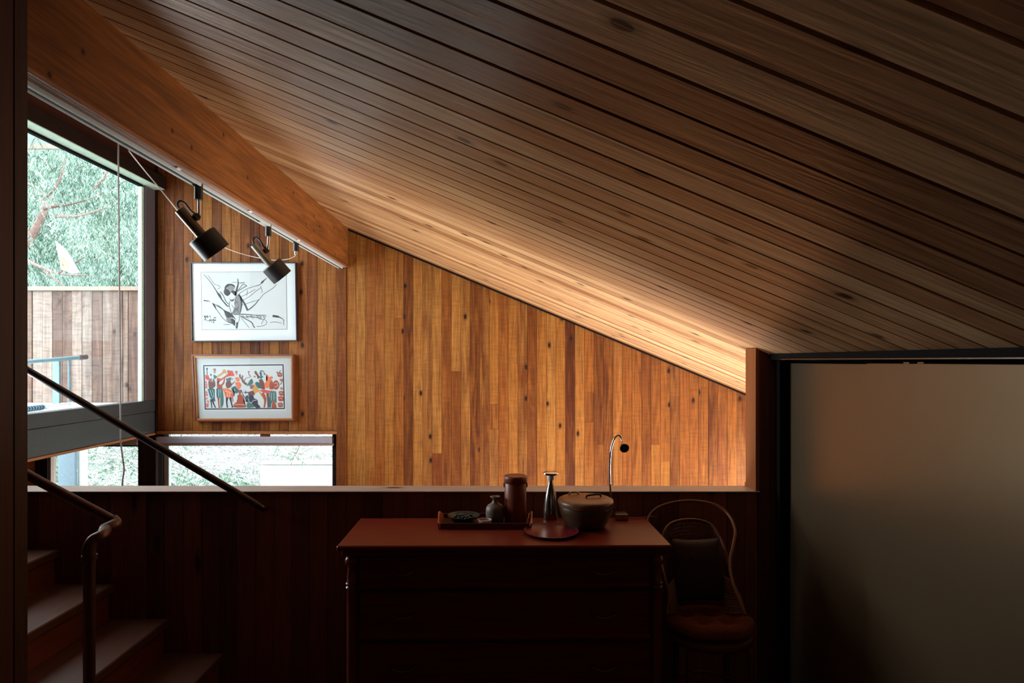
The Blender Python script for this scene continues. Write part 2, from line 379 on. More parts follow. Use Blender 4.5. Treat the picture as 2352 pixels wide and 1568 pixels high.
# left wall plane (x = XW): window 1 high up, painted sill beam, header
XW = -2.945
wl_ = empty('wall_left', kind='structure')
bm = bmesh.new()
box(bm, XW-.12, XW, -3.0, 2.9, EYE-2.95, EYE+1.82)              # solid part beside the near room
box(bm, XW-.12, XW, 2.9, 5.35, EYE+1.505, EYE+1.82)             # strip above the header
build('boarding', bm, M['dark'], wl_)
bm = bmesh.new(); box(bm, XW-.10, XW, 2.9, 5.2, EYE-.43, EYE-.335, .003)
build('sill_board', bm, M['grey'], wl_)
bm = bmesh.new(); box(bm, XW-.10, XW-.004, 2.9, 5.2, EYE-.612, EYE-.4325, .003)
build('sill_beam', bm, M['grey'], wl_)
build('sill_edge_strip', bbox(XW-.10, XW+.003, 2.9, 5.19, EYE-.632, EYE-.613, .003), M['mould'], wl_)
tag(build('trim_3', bbox(XW-.05, -2.86, 1.3, 5.195, EYE+1.4605, EYE+1.563, .004), M['darkframe']), kind='structure')
w1 = empty('window_1', (XW, 4.0, EYE-.33), kind='structure')
build('head_frame', bbox(XW-.05, -2.861, 2.9, 5.17, EYE+1.4525, EYE+1.460, .002), M['palefr'], w1)
build('head_gasket', bbox(XW-.04, XW-.01, 2.9, 5.02, EYE+1.436, EYE+1.452), M['black'], w1)
build('stile', bbox(XW-.06, XW+.002, 5.035, 5.175, EYE-.335, EYE+1.452, .004), M['purple'], w1)
build('glazing_bead', bbox(XW-.045, XW-.012, 5.005, 5.034, EYE-.335, EYE+1.436, .002), M['palefr'], w1)
build('stile', bbox(XW-.06, XW, 2.9, 2.98, EYE-.335, EYE+1.452, .004), M['purple'], w1)
build('pane', bbox(XW-.03, XW-.024, 2.98, 5.005, EYE-.332, EYE+1.436), M['glass'], w1)
rebase(w1, w1.location)
tag(build('trim_4', bbox(XW-.05, LX-.001, 5.176, 5.34, EYE-.64, EYE+1.81), M['darkframe']), kind='structure')

# half wall with the opening towards the stairwell
DH = 3.0; TH = 0.115; SZ = EYE-.643; XJ = 1.258; XR = 1.387
wh = empty('wall_half', kind='structure')
hx = XW+.002; k = 0
hb = []
while hx < XR:
    w = 0.0895 if random.random() < .8 else 0.12
    b2 = min(hx+w, XR+.001)
    hb.append((hx, b2)); hx = b2
for a, b in hb:
    if a >= XJ-.03: continue
    b = min(b, XJ+.0)
    wall_board(a, b, EYE-2.2 if a < -1.2 else EYE-1.6, SZ-.0055, SZ-.0055, M['half'], wh, D=DH, dn=random.uniform(-.0015, .0015), th=.018)
for a, b in ((XJ+.018, XJ+.075), (XJ+.075, XR)):
    wall_board(a, b, EYE-1.6, EYE+ceil_rel(a)-.003, EYE+ceil_rel(b)-.003, M['dark'], wh, D=DH, th=.018)
bm = bmesh.new()
box(bm, XW, XJ+.018, DH+.019, DH+TH-.01, EYE-2.95, SZ-.0055)
box(bm, XJ+.018, XR+.12, DH+.019, DH+TH, EYE-2.95, EYE+ceil_rel(XR+.12)-.0)
build('core', bm, M['halfback'], wh)
bm = bmesh.new()
box(bm, XJ, 2.80, DH+TH+.001, DH+TH+.02, EYE-2.95, EYE+ceil_rel(2.80)-.05)
tag(build('wall_stairwell', bm, M['halfback']), kind='structure')
tag(build('trim_5', bbox(XW, XJ+.018, DH-.012, DH+TH+.01, SZ-.005, SZ, .001), M['sill']), kind='structure')
bm = bmesh.new()
prism(bm, [(XJ, DH-.004), (XJ+.018, DH-.004), (XJ+.018, DH+TH+.005), (XJ, DH+TH+.005)],
      lambda p: Vector((p[0], p[1], SZ)), lambda p: Vector((p[0], p[1], EYE+ceil_rel(p[0])-.003)))
tag(build('trim_6', bm, M['jamb']), kind='structure')

# right wall of the near room: low header with track, two big sliding panels
tag(build('wall_right', bbox(XR+.075, XR+.15, -3.0, DH+.1, EYE-1.6, EYE+ceil_rel(XR+.12)), M['dark']), kind='structure')
bm = bmesh.new()
prism(bm, [(XR-.057, 0.004), (XR+.09, 0.004), (XR+.09, ceil_rel(XR+.09)), (XR-.057, ceil_rel(XR-.057)-.0005)],
      lambda p: Vector((p[0], -3.0, EYE+p[1])), lambda p: Vector((p[0], DH-.001, EYE+p[1])))
tag(build('trim_7', bm, M['black']), kind='structure')
tag(build('trim_8', bbox(XR-.062, XR-.0575, -3.0, DH-.002, EYE+.0045, EYE+.0085), M['steel']), kind='structure')
tag(build('trim_9', bbox(XR-.03, XR+.075, DH-.045, DH-.002, EYE-1.6, EYE+.003), M['black']), kind='structure')
XP = XR
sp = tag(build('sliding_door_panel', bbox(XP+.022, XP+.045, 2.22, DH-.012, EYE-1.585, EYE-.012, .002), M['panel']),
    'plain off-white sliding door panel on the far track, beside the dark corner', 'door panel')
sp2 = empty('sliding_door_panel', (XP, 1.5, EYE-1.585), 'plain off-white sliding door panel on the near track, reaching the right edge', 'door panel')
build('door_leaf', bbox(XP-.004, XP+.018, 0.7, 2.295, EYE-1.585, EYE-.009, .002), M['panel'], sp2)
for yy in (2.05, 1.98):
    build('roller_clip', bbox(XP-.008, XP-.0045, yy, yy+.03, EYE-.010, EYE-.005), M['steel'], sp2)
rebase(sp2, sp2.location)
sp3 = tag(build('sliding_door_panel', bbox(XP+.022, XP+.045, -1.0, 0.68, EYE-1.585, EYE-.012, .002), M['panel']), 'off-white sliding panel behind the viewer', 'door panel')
tag(build('trim_shadow_gap0', bbox(XR-.04, XR+.075, -3.0, DH-.002, EYE-1.6, EYE-1.588), M['black']), kind='structure')
SC.collection.objects.unlink(sp3); bpy.data.objects.remove(sp3)

# floor boards, back wall, stairwell shell
tag(build('floor', bbox(-1.30, XR+.15, -3.0, DH+.019, EYE-1.72, EYE-1.6), M['floor']), kind='structure')
tag(build('wall_back', bbox(XW-.12, XR+.15, -3.12, -3.0, EYE-2.95, EYE+1.9), M['dark']), kind='structure')
tag(build('floor_lower', bbox(-4.75, 2.87, -3.0, 5.35, EYE-3.07, EYE-2.95), M['riser']), kind='structure')
tag(build('wall_lower_left', bbox(-4.75, -4.6, 2.0, 5.35, EYE-2.95, EYE-.40), M['mould']), kind='structure')
bm = bmesh.new()                                                  # under-deck lid of the low bay
box(bm, -4.75, XW-.122, -2.0, 5.35, EYE-.44, EYE-.36); box(bm, -4.75, XW-.122, 1.9, 2.0, EYE-2.95, EYE-.36)
tag(build('floor_deck', bm, plain('pale_deck_coating', srgb(214, 218, 220), .6, var=.04, scale=4)), kind='structure')
# stairwell right wall with an assumed low window, unseen below the sill line
w4y0, w4y1, w4z0, w4z1 = 4.20, 5.15, EYE-2.05, EYE-0.95
bm = bmesh.new()
for (a, b, c, d) in ((DH, w4y0, -2.95, .2), (w4y1, 5.35, -2.95, .2), (w4y0, w4y1, -2.95, w4z0-EYE), (w4y0, w4y1, w4z1-EYE, .2)):
    box(bm, 2.76, 2.86, a, b, EYE+c, EYE+d)
tag(build('wall_right_stairwell', bm, M['wall']), kind='structure')
w4 = empty('window_assumed', (2.8, 4.1, w4z0), kind='structure')
bm = bmesh.new()
box(bm, 2.78, 2.84, w4y0, w4y0+.05, w4z0, w4z1); box(bm, 2.78, 2.84, w4y1-.05, w4y1, w4z0, w4z1); box(bm, 2.78, 2.84, w4y0+.05, w4y1-.05, w4z0, w4z0+.05); box(bm, 2.78, 2.84, w4y0+.05, w4y1-.05, w4z1-.05, w4z1)
build('window_frame', bm, M['darkframe'], w4)
build('pane', bbox(2.80, 2.806, w4y0+.05, w4y1-.05, w4z0+.05, w4z1-.05), M['glass'], w4)
rebase(w4, w4.location)

# near post at the left edge
pst = empty('trim_shadow_gap1', (-1.1, 1.25, EYE-1.6), kind='structure')
xe = -1085/F*1.30
def post_piece(nm, a, b, y0, y1, mat):
    bm = bmesh.new(); box(bm, a, b, y0, y1, EYE-1.72, EYE+ceil_rel(b)-.002, .002); build(nm, bm, mat, pst)
post_piece('post_board', xe-.036, xe, 1.262, 1.30, M['postw'])
post_piece('post_casing', xe-.06, xe-.0, 1.215, 1.2615, M['dark'])
post_piece('post_core', -1.42, xe-.061, 1.205, 1.30, M['dark'])
rebase(pst, pst.location)
# beam with quarter-round and painted underside
XB = -1.305; ZB = .81
bm = bmesh.new()
prism(bm, [(XB-.093, ZB), (XB, ZB), (XB, ceil_rel(XB)+.01), (XB-.093, ceil_rel(XB-.093)+.01)],
      lambda p: Vector((p[0], -3.0, EYE+p[1])), lambda p: Vector((p[0], DW-.013, EYE+p[1])))
bmr = empty('beam', (XB, 4, EYE+ZB), kind='structure')
build('beam_timber', bm, M['beam'], bmr)
bm = bmesh.new()
arc = [(XB-.0035+.010*math.cos(a), ZB-.0035+.010*math.sin(a)) for a in [i*2*PI/14 for i in range(14)]]
prism(bm, arc, lambda p: Vector((p[0], -3.0, EYE+p[1])), lambda p: Vector((p[0], DW-.014, EYE+p[1])))
build('round_moulding', bm, M['mould'], bmr, smooth=True)
build('underside_board', bbox(XB-.093, XB-.014, -3.0, DW-.014, EYE+.7968, EYE+ZB-.0005), M['strip'], bmr)
rebase(bmr, bmr.location)

# ------------------------------------------------------------------ track lighting
XT = -1.364; ZT = EYE+.7965
tr = empty('light_track', (XT, 3.0, ZT), 'long aluminium lighting track screwed under the left beam', 'light track')
yt1 = 1.5; yt2 = 5.17
bm = bmesh.new()
for s in (-1, 1):
    box(bm, XT+s*.0155-.0035, XT+s*.0155+.0035, 1.0, yt2, ZT-.010, ZT)
    tube(bm, [(XT+s*.0155, 1.0, ZT-.010), (XT+s*.0155, yt2, ZT-.010)], .0037, 10)
box(bm, XT-.0115, XT+.0115, 1.0, yt2, ZT-.004, ZT)
build('track_channel', bm, plain('white_anodised', srgb(196, 204, 206), .3, var=.02), tr, auto=50)
build('conductor_slot', bbox(XT-.0113, XT+.0113, 1.0, yt2-.002, ZT-.0075, ZT-.0045), M['trackdark'], tr)
build('joint_plate', bbox(XT-.0112, XT+.0112, 3.43, 3.60, ZT-.013, ZT-.0077), M['alu'], tr)
for yy in (2.49, 3.21, 3.98):
    build('cable_clip', bbox(XT+.028, XT+.040, yy, yy+.03, ZT-.008, ZT+.0005, .002), M['white'], tr)
rebase(tr, tr.location)

LB = {'black': plain('lamp_black_enamel', (0.010, 0.009, 0.009), 0.42, var=.2), 'tube': plain('lamp_bronze_tube', srgb(104, 94, 72), 0.3, metal=0.5, var=.08), 'tube2': plain('lamp_silver_tube', srgb(150, 144, 132), 0.3, metal=0.5, var=.08)}
def spot(D, ax, ay0, ay1, rod_y, piv, t0, t1, hc0, hc1, r_head, r_tube, tubem, label, loop):
    """all in photo pixels at depth D of the plane through the track"""
    Q = lambda x, y, d=0: P(x, y, D+d)
    root = empty('track_spotlight', Q(ax, ay0), label, 'spotlight', 'track spotlights')
    s = D/F
    bm = bmesh.new(); cyl(bm, Q(ax, ay0), Q(ax, ay1), 9.2*s if D < 3 else 6.6*s, 20); build('track_adapter', bm, LB['black'], root, auto=40)
    rr = 3.6*s if D < 3 else 3.0*s
    bm = bmesh.new(); cyl(bm, Q(ax+1, ay1), Q(piv[0], piv[1]), rr, 12); build('stem', bm, M['chrome'], root, auto=40)
    bm = bmesh.new()
    pr = 8.5*s if D < 3 else 6.5*s
    a = Q(piv[0], piv[1]); d = (Q(*t1)-Q(*t0)).normalized(); n = Vector((d.z, 0, -d.x))
    tube(bm, [a-d*pr*.7+n*pr*1.0, a+d*pr*.7+n*pr*1.0], pr, 4); build('pivot_block', bm, LB['black'], root)
    bm = bmesh.new()
    ln = math.hypot(hc1[0]-t0[0], hc1[1]-t0[1]); dep = lambda q: .345*s*math.hypot(q[0]-t0[0], q[1]-t0[1])-.345*s*ln*.35
    A, B = Q(*t0, dep(t0)), Q(*t1, dep(t1)); cyl(bm, A, B, r_tube*s, 20)
    tb = build('lamp_neck', bm, tubem, root, auto=40)
    bm = bmesh.new()
    h0, h1 = Q(*hc0, dep(hc0)), Q(*hc1, dep(hc1)); ax_ = (h1-h0); Ld = ax_.length; ax_.normalize()
    # the shade: closed at the neck end, open cylinder at the front, slightly turned towards the wall
    R = ax_.to_track_quat('Z', 'Y').to_matrix()
    rh = r_head*s
    lathe(bm, [(0, 0), (rh*.93, 0), (rh, .004), (rh, Ld), (rh-.003, Ld), (rh-.004, Ld*.35), (0, Ld*.3)], h0, 40, R)
    build('lamp_shade', bm, LB['black'], root, auto=35)
    bm = bmesh.new(); lathe(bm, [(0, Ld*.32), (.012, Ld*.34), (.030, Ld*.55), (.036, Ld*.75), (.028, Ld*.86), (0, Ld*.90)], h0, 20, R); build('bulb', bm, M['white'], root, auto=60)
    bm = bmesh.new(); tube(bm, spline([Q(*q) for q in loop], 8), 2.2*s, 8); build('cable', bm, LB['black'], root, auto=60)
    rebase(root, root.location)
c3 = lambda x, y: (380+x/6.03, 400+y/6.03)
spot(2.738, c3(460, 0)[0], 419, c3(0, 355)[1], 0, c3(468, 560), c3(195, 490), c3(500, 845), c3(497, 842), c3(712, 1090), 34.5, 12.3, LB['tube'],
     'larger black drum-shaded spotlight, nearest on the ceiling track', [c3(190, 470), c3(168, 420), c3(200, 370), c3(270, 400), c3(350, 500), c3(420, 550), c3(480, 548)])
spot(3.557, c3(1425, 0)[0], c3(0, 690)[1], c3(0, 860)[1], 0, c3(1420, 1035), c3(1220, 975), c3(1462, 1262), c3(1462, 1250), c3(1622, 1428), 25, 8.2, LB['tube2'],
     'smaller-looking black spotlight hanging in front of the insect drawing', [c3(1225, 965), c3(1212, 905), c3(1250, 875), c3(1310, 920), c3(1360, 1000), c3(1415, 1035)])
# third adapter with the white wire
root = empty('wire_adapter', P(680, 556, 4.049), 'small black track adapter with white wire hanging from it', 'track adapter')
bm = bmesh.new(); cyl(bm, P(680, 553, 4.049), P(680, 577, 4.049), .018, 16); build('adapter_body', bm, LB['black'], root, auto=40)
bm = bmesh.new(); cyl(bm, P(680, 577, 4.049), P(680, 585, 4.049), .010, 12); build('collar', bm, M['chrome'], root, auto=40)
rebase(root, root.location)
WP = [(295, 345), (330, 389), (367, 433), (405, 480), (440, 522), (480, 550), (522, 571), (560, 584), (595, 592), (630, 597), (660, 595), (675, 589), (680, 584)]
pts = []
for (x_, y_) in WP:
    d = 2092/(VX-x_) if x_ < 600 else 2092/(550)+(4.049-2092/550)*(x_-600)/80
    if x_ == 295: d = 1.364*F/(VX-295)
    pts.append(P(x_, y_, d))
bm = bmesh.new(); tube(bm, spline(pts, 6), .0024, 8)
tag(build('white_wire', bm, M['white'], smooth=True), 'thin white wire swagging from the track behind both spotlights', 'wire')
# hanging cord
bm = bmesh.new()
tube(bm, spline([Vector((P(272, 0, 4.3).x, 4.3, EYE+ceil_rel(P(272, 0, 4.3).x)-.002)), P(272, 400, 4.3), P(274, 650, 4.3), P(276, 850, 4.3), P(277, 985, 4.3), P(278, 1020, 4.3), P(283, 1060, 4.3), P(285, 1080, 4.3), P(281, 1112, 4.3), P(279, 1180, 4.3)], 6), .0055, 8)
tag(build('blind_cord', bm, plain('grey_cord', srgb(120, 112, 110), .8), smooth=True), 'thin grey cord hanging straight down in front of the tall window', 'cord')

# roller blind on window 2
rb = empty('roller_blind', (-2.17, 5.16, EYE-.72), 'rolled-up grey roller blind at the top of the low window', 'blind')
bx0, bx1 = P(362, 0, DW).x, P(766, 0, DW).x-.002
bm = bmesh.new(); box(bm, bx0, bx1, 5.165, 5.225, EYE-.706, EYE-.650, .008); build('cassette', bm, plain('blind_grey', srgb(150, 145, 158), .6, var=.05), rb)
build('bottom_bar', bbox(P(373, 0, DW).x, bx1+.002, 5.185, 5.215, EYE-.727, EYE-.7075, .002), M['strip'], rb)
build('end_bracket', bbox(bx1+.001, bx1+.008, 5.17, 5.225, EYE-.70, EYE-.655), M['darkframe'], rb)
rebase(rb, rb.location)

# ------------------------------------------------------------------ pictures on the far wall
def poly(bm, pts, y):
    vs = [bm.verts.new((p[0], y, p[1])) for p in pts]
    try: bm.faces.new(vs)
    except ValueError: pass
def stroke(bm, pts, w, y):
    """tapering ribbon; w scalar or list"""
    n = len(pts); L_ = []; R_ = []
    for i, p in enumerate(pts):
        a = Vector(pts[max(i-1, 0)]); b = Vector(pts[min(i+1, n-1)]); d = (b-a)
        if d.length < 1e-9: d = Vector((1, 0))
        d.normalize(); nn = Vector((-d.y, d.x)); ww = (w[min(i, len(w)-1)] if hasattr(w, '__len__') else w)/2
        L_.append(bm.verts.new((p[0]+nn.x*ww, y, p[1]+nn.y*ww))); R_.append(bm.verts.new((p[0]-nn.x*ww, y, p[1]-nn.y*ww)))
    for i in range(n-1): bm.faces.new([L_[i], L_[i+1], R_[i+1], R_[i]])
def sp2d(pts, n=6):
    return [(v.x, v.y) for v in spline([Vector((p[0], p[1], 0)) for p in pts], n)]

# picture 1 : ink drawing of an insect
DP = 5.165
def A1(x, y): q = P(430+x/7.84, 590+y/7.84, DP); return (q.x, q.z)
u1 = DP/F/7.84
p1 = empty('insect_drawing', P(561, 783, DP), 'framed black ink drawing of a winged insect on white, thin dark frame', 'picture')
def flat_quad(bm, A, pts, y): poly(bm, [A(*p) for p in pts], y)
def quad_frame(bm, outer, w, A, y0, y1):
    """rectangular frame following four corner points (clockwise from top left)"""
    o = [Vector(A(*p)) for p in outer]; c = sum(o, Vector((0, 0)))/4
    inn = []
    for i, p in enumerate(o):
        sx = 1 if p.x < c.x else -1; sz = 1 if p.y < c.y else -1
        inn.append(Vector((p.x+sx*w, p.y+sz*w)))
    for i in range(4):
        j = (i+1) % 4
        vs0 = [bm.verts.new((q.x, y0, q.y)) for q in (o[i], o[j], inn[j], inn[i])]
        vs1 = [bm.verts.new((q.x, y1, q.y)) for q in (o[i], o[j], inn[j], inn[i])]
        bm.faces.new(vs0); bm.faces.new(vs1[::-1])
        for k in range(4): bm.faces.new([vs0[k], vs1[k], vs1[(k+1) % 4], vs0[(k+1) % 4]])
c1 = [(62, 98), (1962, 98), (1984, 1512), (88, 1522)]
bm = bmesh.new(); quad_frame(bm, c1, .0075, A1, DP-.012, DP+.034); build('frame', bm, plain('thin_dark_frame', srgb(42, 26, 34), .4), p1)
bm = bmesh.new(); flat_quad(bm, A1, [(66, 102), (1958, 102), (1980, 1508), (92, 1518)], DP+.004); build('mat_board', bm, plain('white_mat', srgb(204, 212, 218), .6, var=.015, scale=4), p1)
bm = bmesh.new(); flat_quad(bm, A1, [(245, 270), (1778, 262), (1796, 1300), (262, 1312)], DP+.0032); build('paper', bm, plain('drawing_paper', srgb(190, 196, 200), .7, var=.02, scale=6), p1)
ink = plain('drawing_ink', srgb(48, 50, 56), .7, var=.15, scale=200); inkl = plain('drawing_ink_grey', srgb(120, 120, 126), .7, var=.15, scale=200)
yI = DP+.0024
bm = bmesh.new()
def S(pts, w, b=None, y=yI): stroke(b if b is not None else bm, sp2d([A1(*p) for p in pts], 5), ([max(v*1.25, 8)*u1 for v in w] if hasattr(w, '__len__') else max(w*1.25, 7)*u1), y)
def F1(pts, b=None, y=yI): poly(b if b is not None else bm, sp2d([A1(*p) for p in pts], 3), y)
# dark body parts
F1([(665, 560), (700, 500), (770, 480), (840, 500), (862, 545), (820, 520), (760, 515), (715, 540), (690, 600)])
F1([(660, 590), (700, 570), (760, 610), (780, 650), (730, 700), (680, 680), (655, 640)])
F1([(770, 620), (830, 600), (880, 630), (865, 700), (800, 640)])
F1([(745, 720), (790, 770), (850, 740), (870, 690), (830, 790), (780, 790)])
S([(905, 390), (915, 480), (890, 580), (868, 690)], list(np.linspace(10, 34, 16)))
S([(920, 670), (980, 760), (1040, 860), (1085, 965)], [26]*20)
S([(1085, 960), (1160, 905), (1240, 830), (1290, 760)], list(np.linspace(16, 5, 20)))
S([(900, 620), (980, 570), (1075, 515)], [10]*20); S([(910, 600), (960, 540), (1010, 480)], 8); S([(940, 470), (1035, 455)], 9); S([(1010, 480), (1070, 520)], 8); S([(800, 455), (880, 455), (950, 470)], 4)
S([(950, 700), (975, 800), (970, 920), (940, 1050)], [16, 18, 20, 22, 24, 26, 24, 22, 20, 18, 16, 14, 12, 10, 10, 10])
S([(770, 790), (755, 860), (775, 960), (810, 1020), (870, 1040), (940, 1030)], 7)
S([(870, 760), (850, 850), (900, 800), (920, 900), (860, 940), (800, 1020)], 7)
S([(800, 860), (850, 930), (930, 920)], 6); S([(840, 1000), (900, 950), (930, 1010)], 9)
# lower left wing / leaf
F1([(290, 775), (380, 785), (460, 830), (560, 880), (680, 960), (800, 1020), (880, 1140), (820, 1090), (700, 1080), (650, 960), (540, 890), (500, 850), (520, 920), (470, 880), (440, 820), (380, 800), (292, 792)])
S([(490, 900), (560, 990), (640, 1100), (730, 1170), (800, 1180)], [8, 10, 12, 8, 8, 8, 8, 8, 8]); S([(540, 860), (600, 900), (660, 960)], 5)
F1([(780, 1100), (860, 1140), (850, 1240), (800, 1180)])
F1([(880, 1180), (915, 1180), (900, 1285), (878, 1280)]); S([(930, 1050), (935, 1130), (900, 1200)], 6); S([(800, 1030), (820, 1130), (885, 1290)], 6)
# left raised wing
S([(290, 310), (350, 370), (430, 470), (510, 590), (570, 690), (640, 790), (720, 880), (750, 880)], [5, 5, 5, 6, 6, 6, 7, 7, 8, 8, 9, 9, 10, 10, 12, 12, 14, 16, 20, 22, 24, 24, 22, 20, 18, 18, 18, 18, 18, 18, 18, 14, 14, 12, 10])
S([(370, 330), (430, 410), (490, 490), (560, 510), (590, 550), (540, 580)], 4)
F1([(560, 640), (600, 680), (620, 740), (585, 700)]); S([(590, 620), (650, 700), (690, 790), (745, 850)], 10)
# right wings outlines
S([(930, 660), (1060, 580), (1200, 530), (1300, 500), (1360, 440), (1430, 375)], [5]*12+[8]*6+[22, 26, 22, 16, 12, 10, 8, 8])
S([(960, 870), (1060, 840), (1180, 800), (1290, 770), (1360, 680), (1450, 620), (1540, 560), (1610, 490)], 5)
S([(1010, 770), (1120, 710), (1240, 610), (1330, 550)], 4); S([(960, 720), (1100, 650), (1230, 580)], 3)
S([(1080, 590), (1070, 700)], 3); S([(1320, 520), (1350, 620), (1330, 640)], 4)
S([(960, 1030), (1100, 1035), (1240, 1045), (1420, 1045)], [16, 15, 14, 13, 12, 11, 10, 9, 8, 7, 6, 6, 5])
S([(950, 1060), (1060, 1120), (1160, 1180), (1190, 1240), (1215, 1275)], 12)
S([(960, 1090), (1040, 1180), (1110, 1270)], 4); S([(1260, 1050), (1290, 1110), (1400, 1130), (1430, 1190), (1360, 1240), (1250, 1250)], 4); S([(1010, 1080), (1200, 1080), (1330, 1110)], 7); S([(1420, 1060), (1380, 1120), (1330, 1210)], 4)
S([(1535, 1060), (1640, 1075)], [30]*8); S([(1640, 1075), (1710, 1110), (1752, 1150)], [22, 18, 14, 12, 10, 10, 8, 6]); S([(1730, 1140), (1735, 1225)], 3); S([(1490, 1180), (1580, 1170), (1700, 1190)], 4)
for _ in range(46):
    a = random.uniform(290, 500); b_ = 1060+random.uniform(0, 140)*(0.5+0.5*(a-290)/210)
    S([(a, b_), (a+random.uniform(-15, 40), b_+random.uniform(-14, 18))], random.uniform(5, 13))
S([(650, 1210), (700, 1215), (760, 1212)], 7)
tag(build('ink_lines', bm, ink, p1), kind='stuff')
bm = bmesh.new(); yI2 = DP+.0028
F1([(870, 690), (930, 690), (960, 800), (970, 920), (935, 1020), (860, 1040), (810, 1010), (850, 900), (850, 790)], bm, yI2)
F1([(700, 1080), (780, 1090), (830, 1180), (790, 1210), (700, 1130)], bm, yI2)
F1([(700, 520), (840, 520), (850, 570), (800, 610), (720, 590)], bm, yI2)
for _ in range(26):
    a = random.uniform(960, 1400); S([(a, 1050), (a+random.uniform(-30, 60), 1050+random.uniform(30, 70))], 3, bm, yI2)
S([(245, 270), (1778, 262)], 4, bm, yI2); S([(1778, 262), (1796, 1300)], 4, bm, yI2); S([(262, 1312), (1796, 1300)], 4, bm, yI2); S([(245, 270), (262, 1312)], 4, bm, yI2)
tag(build('grey_wash', bm, inkl, p1), kind='stuff')
bm = bmesh.new(); poly(bm, [A1(72, 108), A1(1954, 108), A1(1974, 1500), A1(96, 1508)], DP-.002); build('glazing', bm, M['picglass'], p1)
rebase(p1, p1.location)

# picture 2 : print of a procession of costumed musicians
def A2(x, y): q = P(435+x/9.224, 805+y/9.224, DP); return (q.x, q.z)
u2 = DP/F/9.224
p2 = empty('procession_print', P(560, 966, DP), 'framed colour print of a procession of costumed musicians, reddish wooden frame', 'picture')
c2 = [(66, 82), (2215, 78), (2232, 1484), (128, 1496)]
frm = wood('picture_frame_wood', [srgb(92, 44, 26), srgb(112, 58, 34)], 'X', rough=.35, knot=0, grain=.2)
bm = bmesh.new(); quad_frame(bm, c2, .013, A2, DP-.022, DP+.034); build('frame', bm, frm, p2)
bm = bmesh.new(); quad_frame(bm, [(100, 118), (2180, 112), (2198, 1452), (160, 1462)], .010, A2, DP-.012, DP+.006); build('gilt_slip', bm, plain('gilt_slip', srgb(176, 120, 72), .4, metal=.3), p2)
bm = bmesh.new(); flat_quad(bm, A2, [(100, 115), (2185, 112), (2200, 1455), (155, 1465)], DP+.006); build('mat_board', bm, plain('grey_white_mat', srgb(176, 182, 186), .6, var=.015, scale=4), p2)
bm = bmesh.new(); flat_quad(bm, A2, [(255, 275), (2025, 262), (2060, 1275), (290, 1288)], DP+.0052); build('paper', bm, plain('print_paper', srgb(186, 192, 196), .7, var=.02, scale=6), p2)
PC = {k: plain('print_'+k, srgb(*c), .7, var=.1, scale=150) for k, c in {'navy': (46, 50, 64), 'teal': (40, 92, 100), 'green': (66, 104, 100), 'rust': (150, 70, 52), 'orange': (206, 108, 72), 'red': (190, 74, 64), 'brown': (104, 66, 60), 'ochre': (186, 138, 74), 'mauve': (132, 92, 104), 'pale': (206, 206, 208)}.items()}
bms = {k: bmesh.new() for k in PC}
lay = [0]
def Q2(col, pts, closed=True, n=3):
    lay[0] += 1; y = DP+.0046-lay[0]*.000012
    poly(bms[col], sp2d([A2(*p) for p in pts]+[A2(*pts[0])], n)[:-1], y)
def S2(col, pts, w):
    lay[0] += 1; y = DP+.0046-lay[0]*.000012
    stroke(bms[col], sp2d([A2(*p) for p in pts], 4), ([v*u2 for v in w] if hasattr(w, '__len__') else w*u2), y)
def R2(col, a, b): S2(col, [a, ((a[0]+b[0])/2, (a[1]+b[1])/2), b], 24)
R2('navy', (290, 318), (1990, 300)); R2('navy', (1980, 295), (2008, 1230)); R2('navy', (2015, 1225), (320, 1238)); R2('navy', (330, 1240), (298, 318))
# first musician
Q2('teal', [(345, 368), (388, 368), (372, 420), (362, 420)]); S2('teal', [(366, 410), (372, 510)], [14, 14, 16, 18, 20])
Q2('red', [(330, 515), (395, 520), (420, 590), (460, 600), (440, 630), (340, 605)]); Q2('mauve', [(395, 600), (470, 590), (460, 660), (410, 640)])
Q2('brown', [(395, 640), (460, 650), (520, 690), (530, 760), (490, 800), (420, 815), (400, 740)]); S2('brown', [(500, 610), (510, 690), (530, 760)], [24, 28, 32, 34, 34, 34, 34, 34, 34])
Q2('teal', [(380, 810), (525, 815), (520, 960), (545, 1080), (500, 1050), (440, 1000), (405, 900)]); S2('pale', [(430, 830), (460, 920), (490, 1010)], 7); S2('pale', [(480, 830), (500, 900), (520, 1000)], 7)
S2('navy', [(450, 1030), (460, 1120), (470, 1210)], [40, 40, 34, 30, 24, 22, 20, 20, 30]); S2('navy', [(480, 1030), (510, 1130), (550, 1210)], [40, 38, 34, 30, 26, 24, 22, 22, 30])
Q2('navy', [(435, 500), (465, 490), (455, 515), (465, 540), (440, 530)])
# second musician with ochre horn
Q2('green', [(505, 510), (560, 530), (575, 570), (520, 600)]); Q2('ochre', [(570, 540), (690, 460), (720, 395), (765, 420), (780, 490), (730, 480), (600, 560)])
S2('green', [(500, 600), (530, 660), (540, 740)], [20]*12); Q2('rust', [(580, 580), (650, 590), (640, 660), (600, 690), (680, 740), (690, 800), (590, 800), (575, 700)])
Q2('red', [(640, 610), (760, 530), (870, 430), (915, 440), (945, 535), (860, 540), (760, 570), (660, 640)]); S2('rust', [(740, 580), (720, 680), (660, 740), (600, 730)], [22, 24, 28, 30, 32, 34, 34, 34, 34, 34, 34, 30])
Q2('teal', [(565, 800), (690, 810), (700, 900), (640, 990), (575, 990)]); S2('pale', [(610, 820), (615, 980)], 7); S2('pale', [(645, 820), (650, 980)], 7); Q2('green', [(650, 820), (700, 820), (720, 1080), (690, 1180), (650, 1160)])
S2('rust', [(610, 1000), (615, 1100), (625, 1205)], [44, 40, 34, 30, 28, 26, 24, 24, 34]); Q2('rust', [(640, 1190), (710, 1205), (600, 1208)])
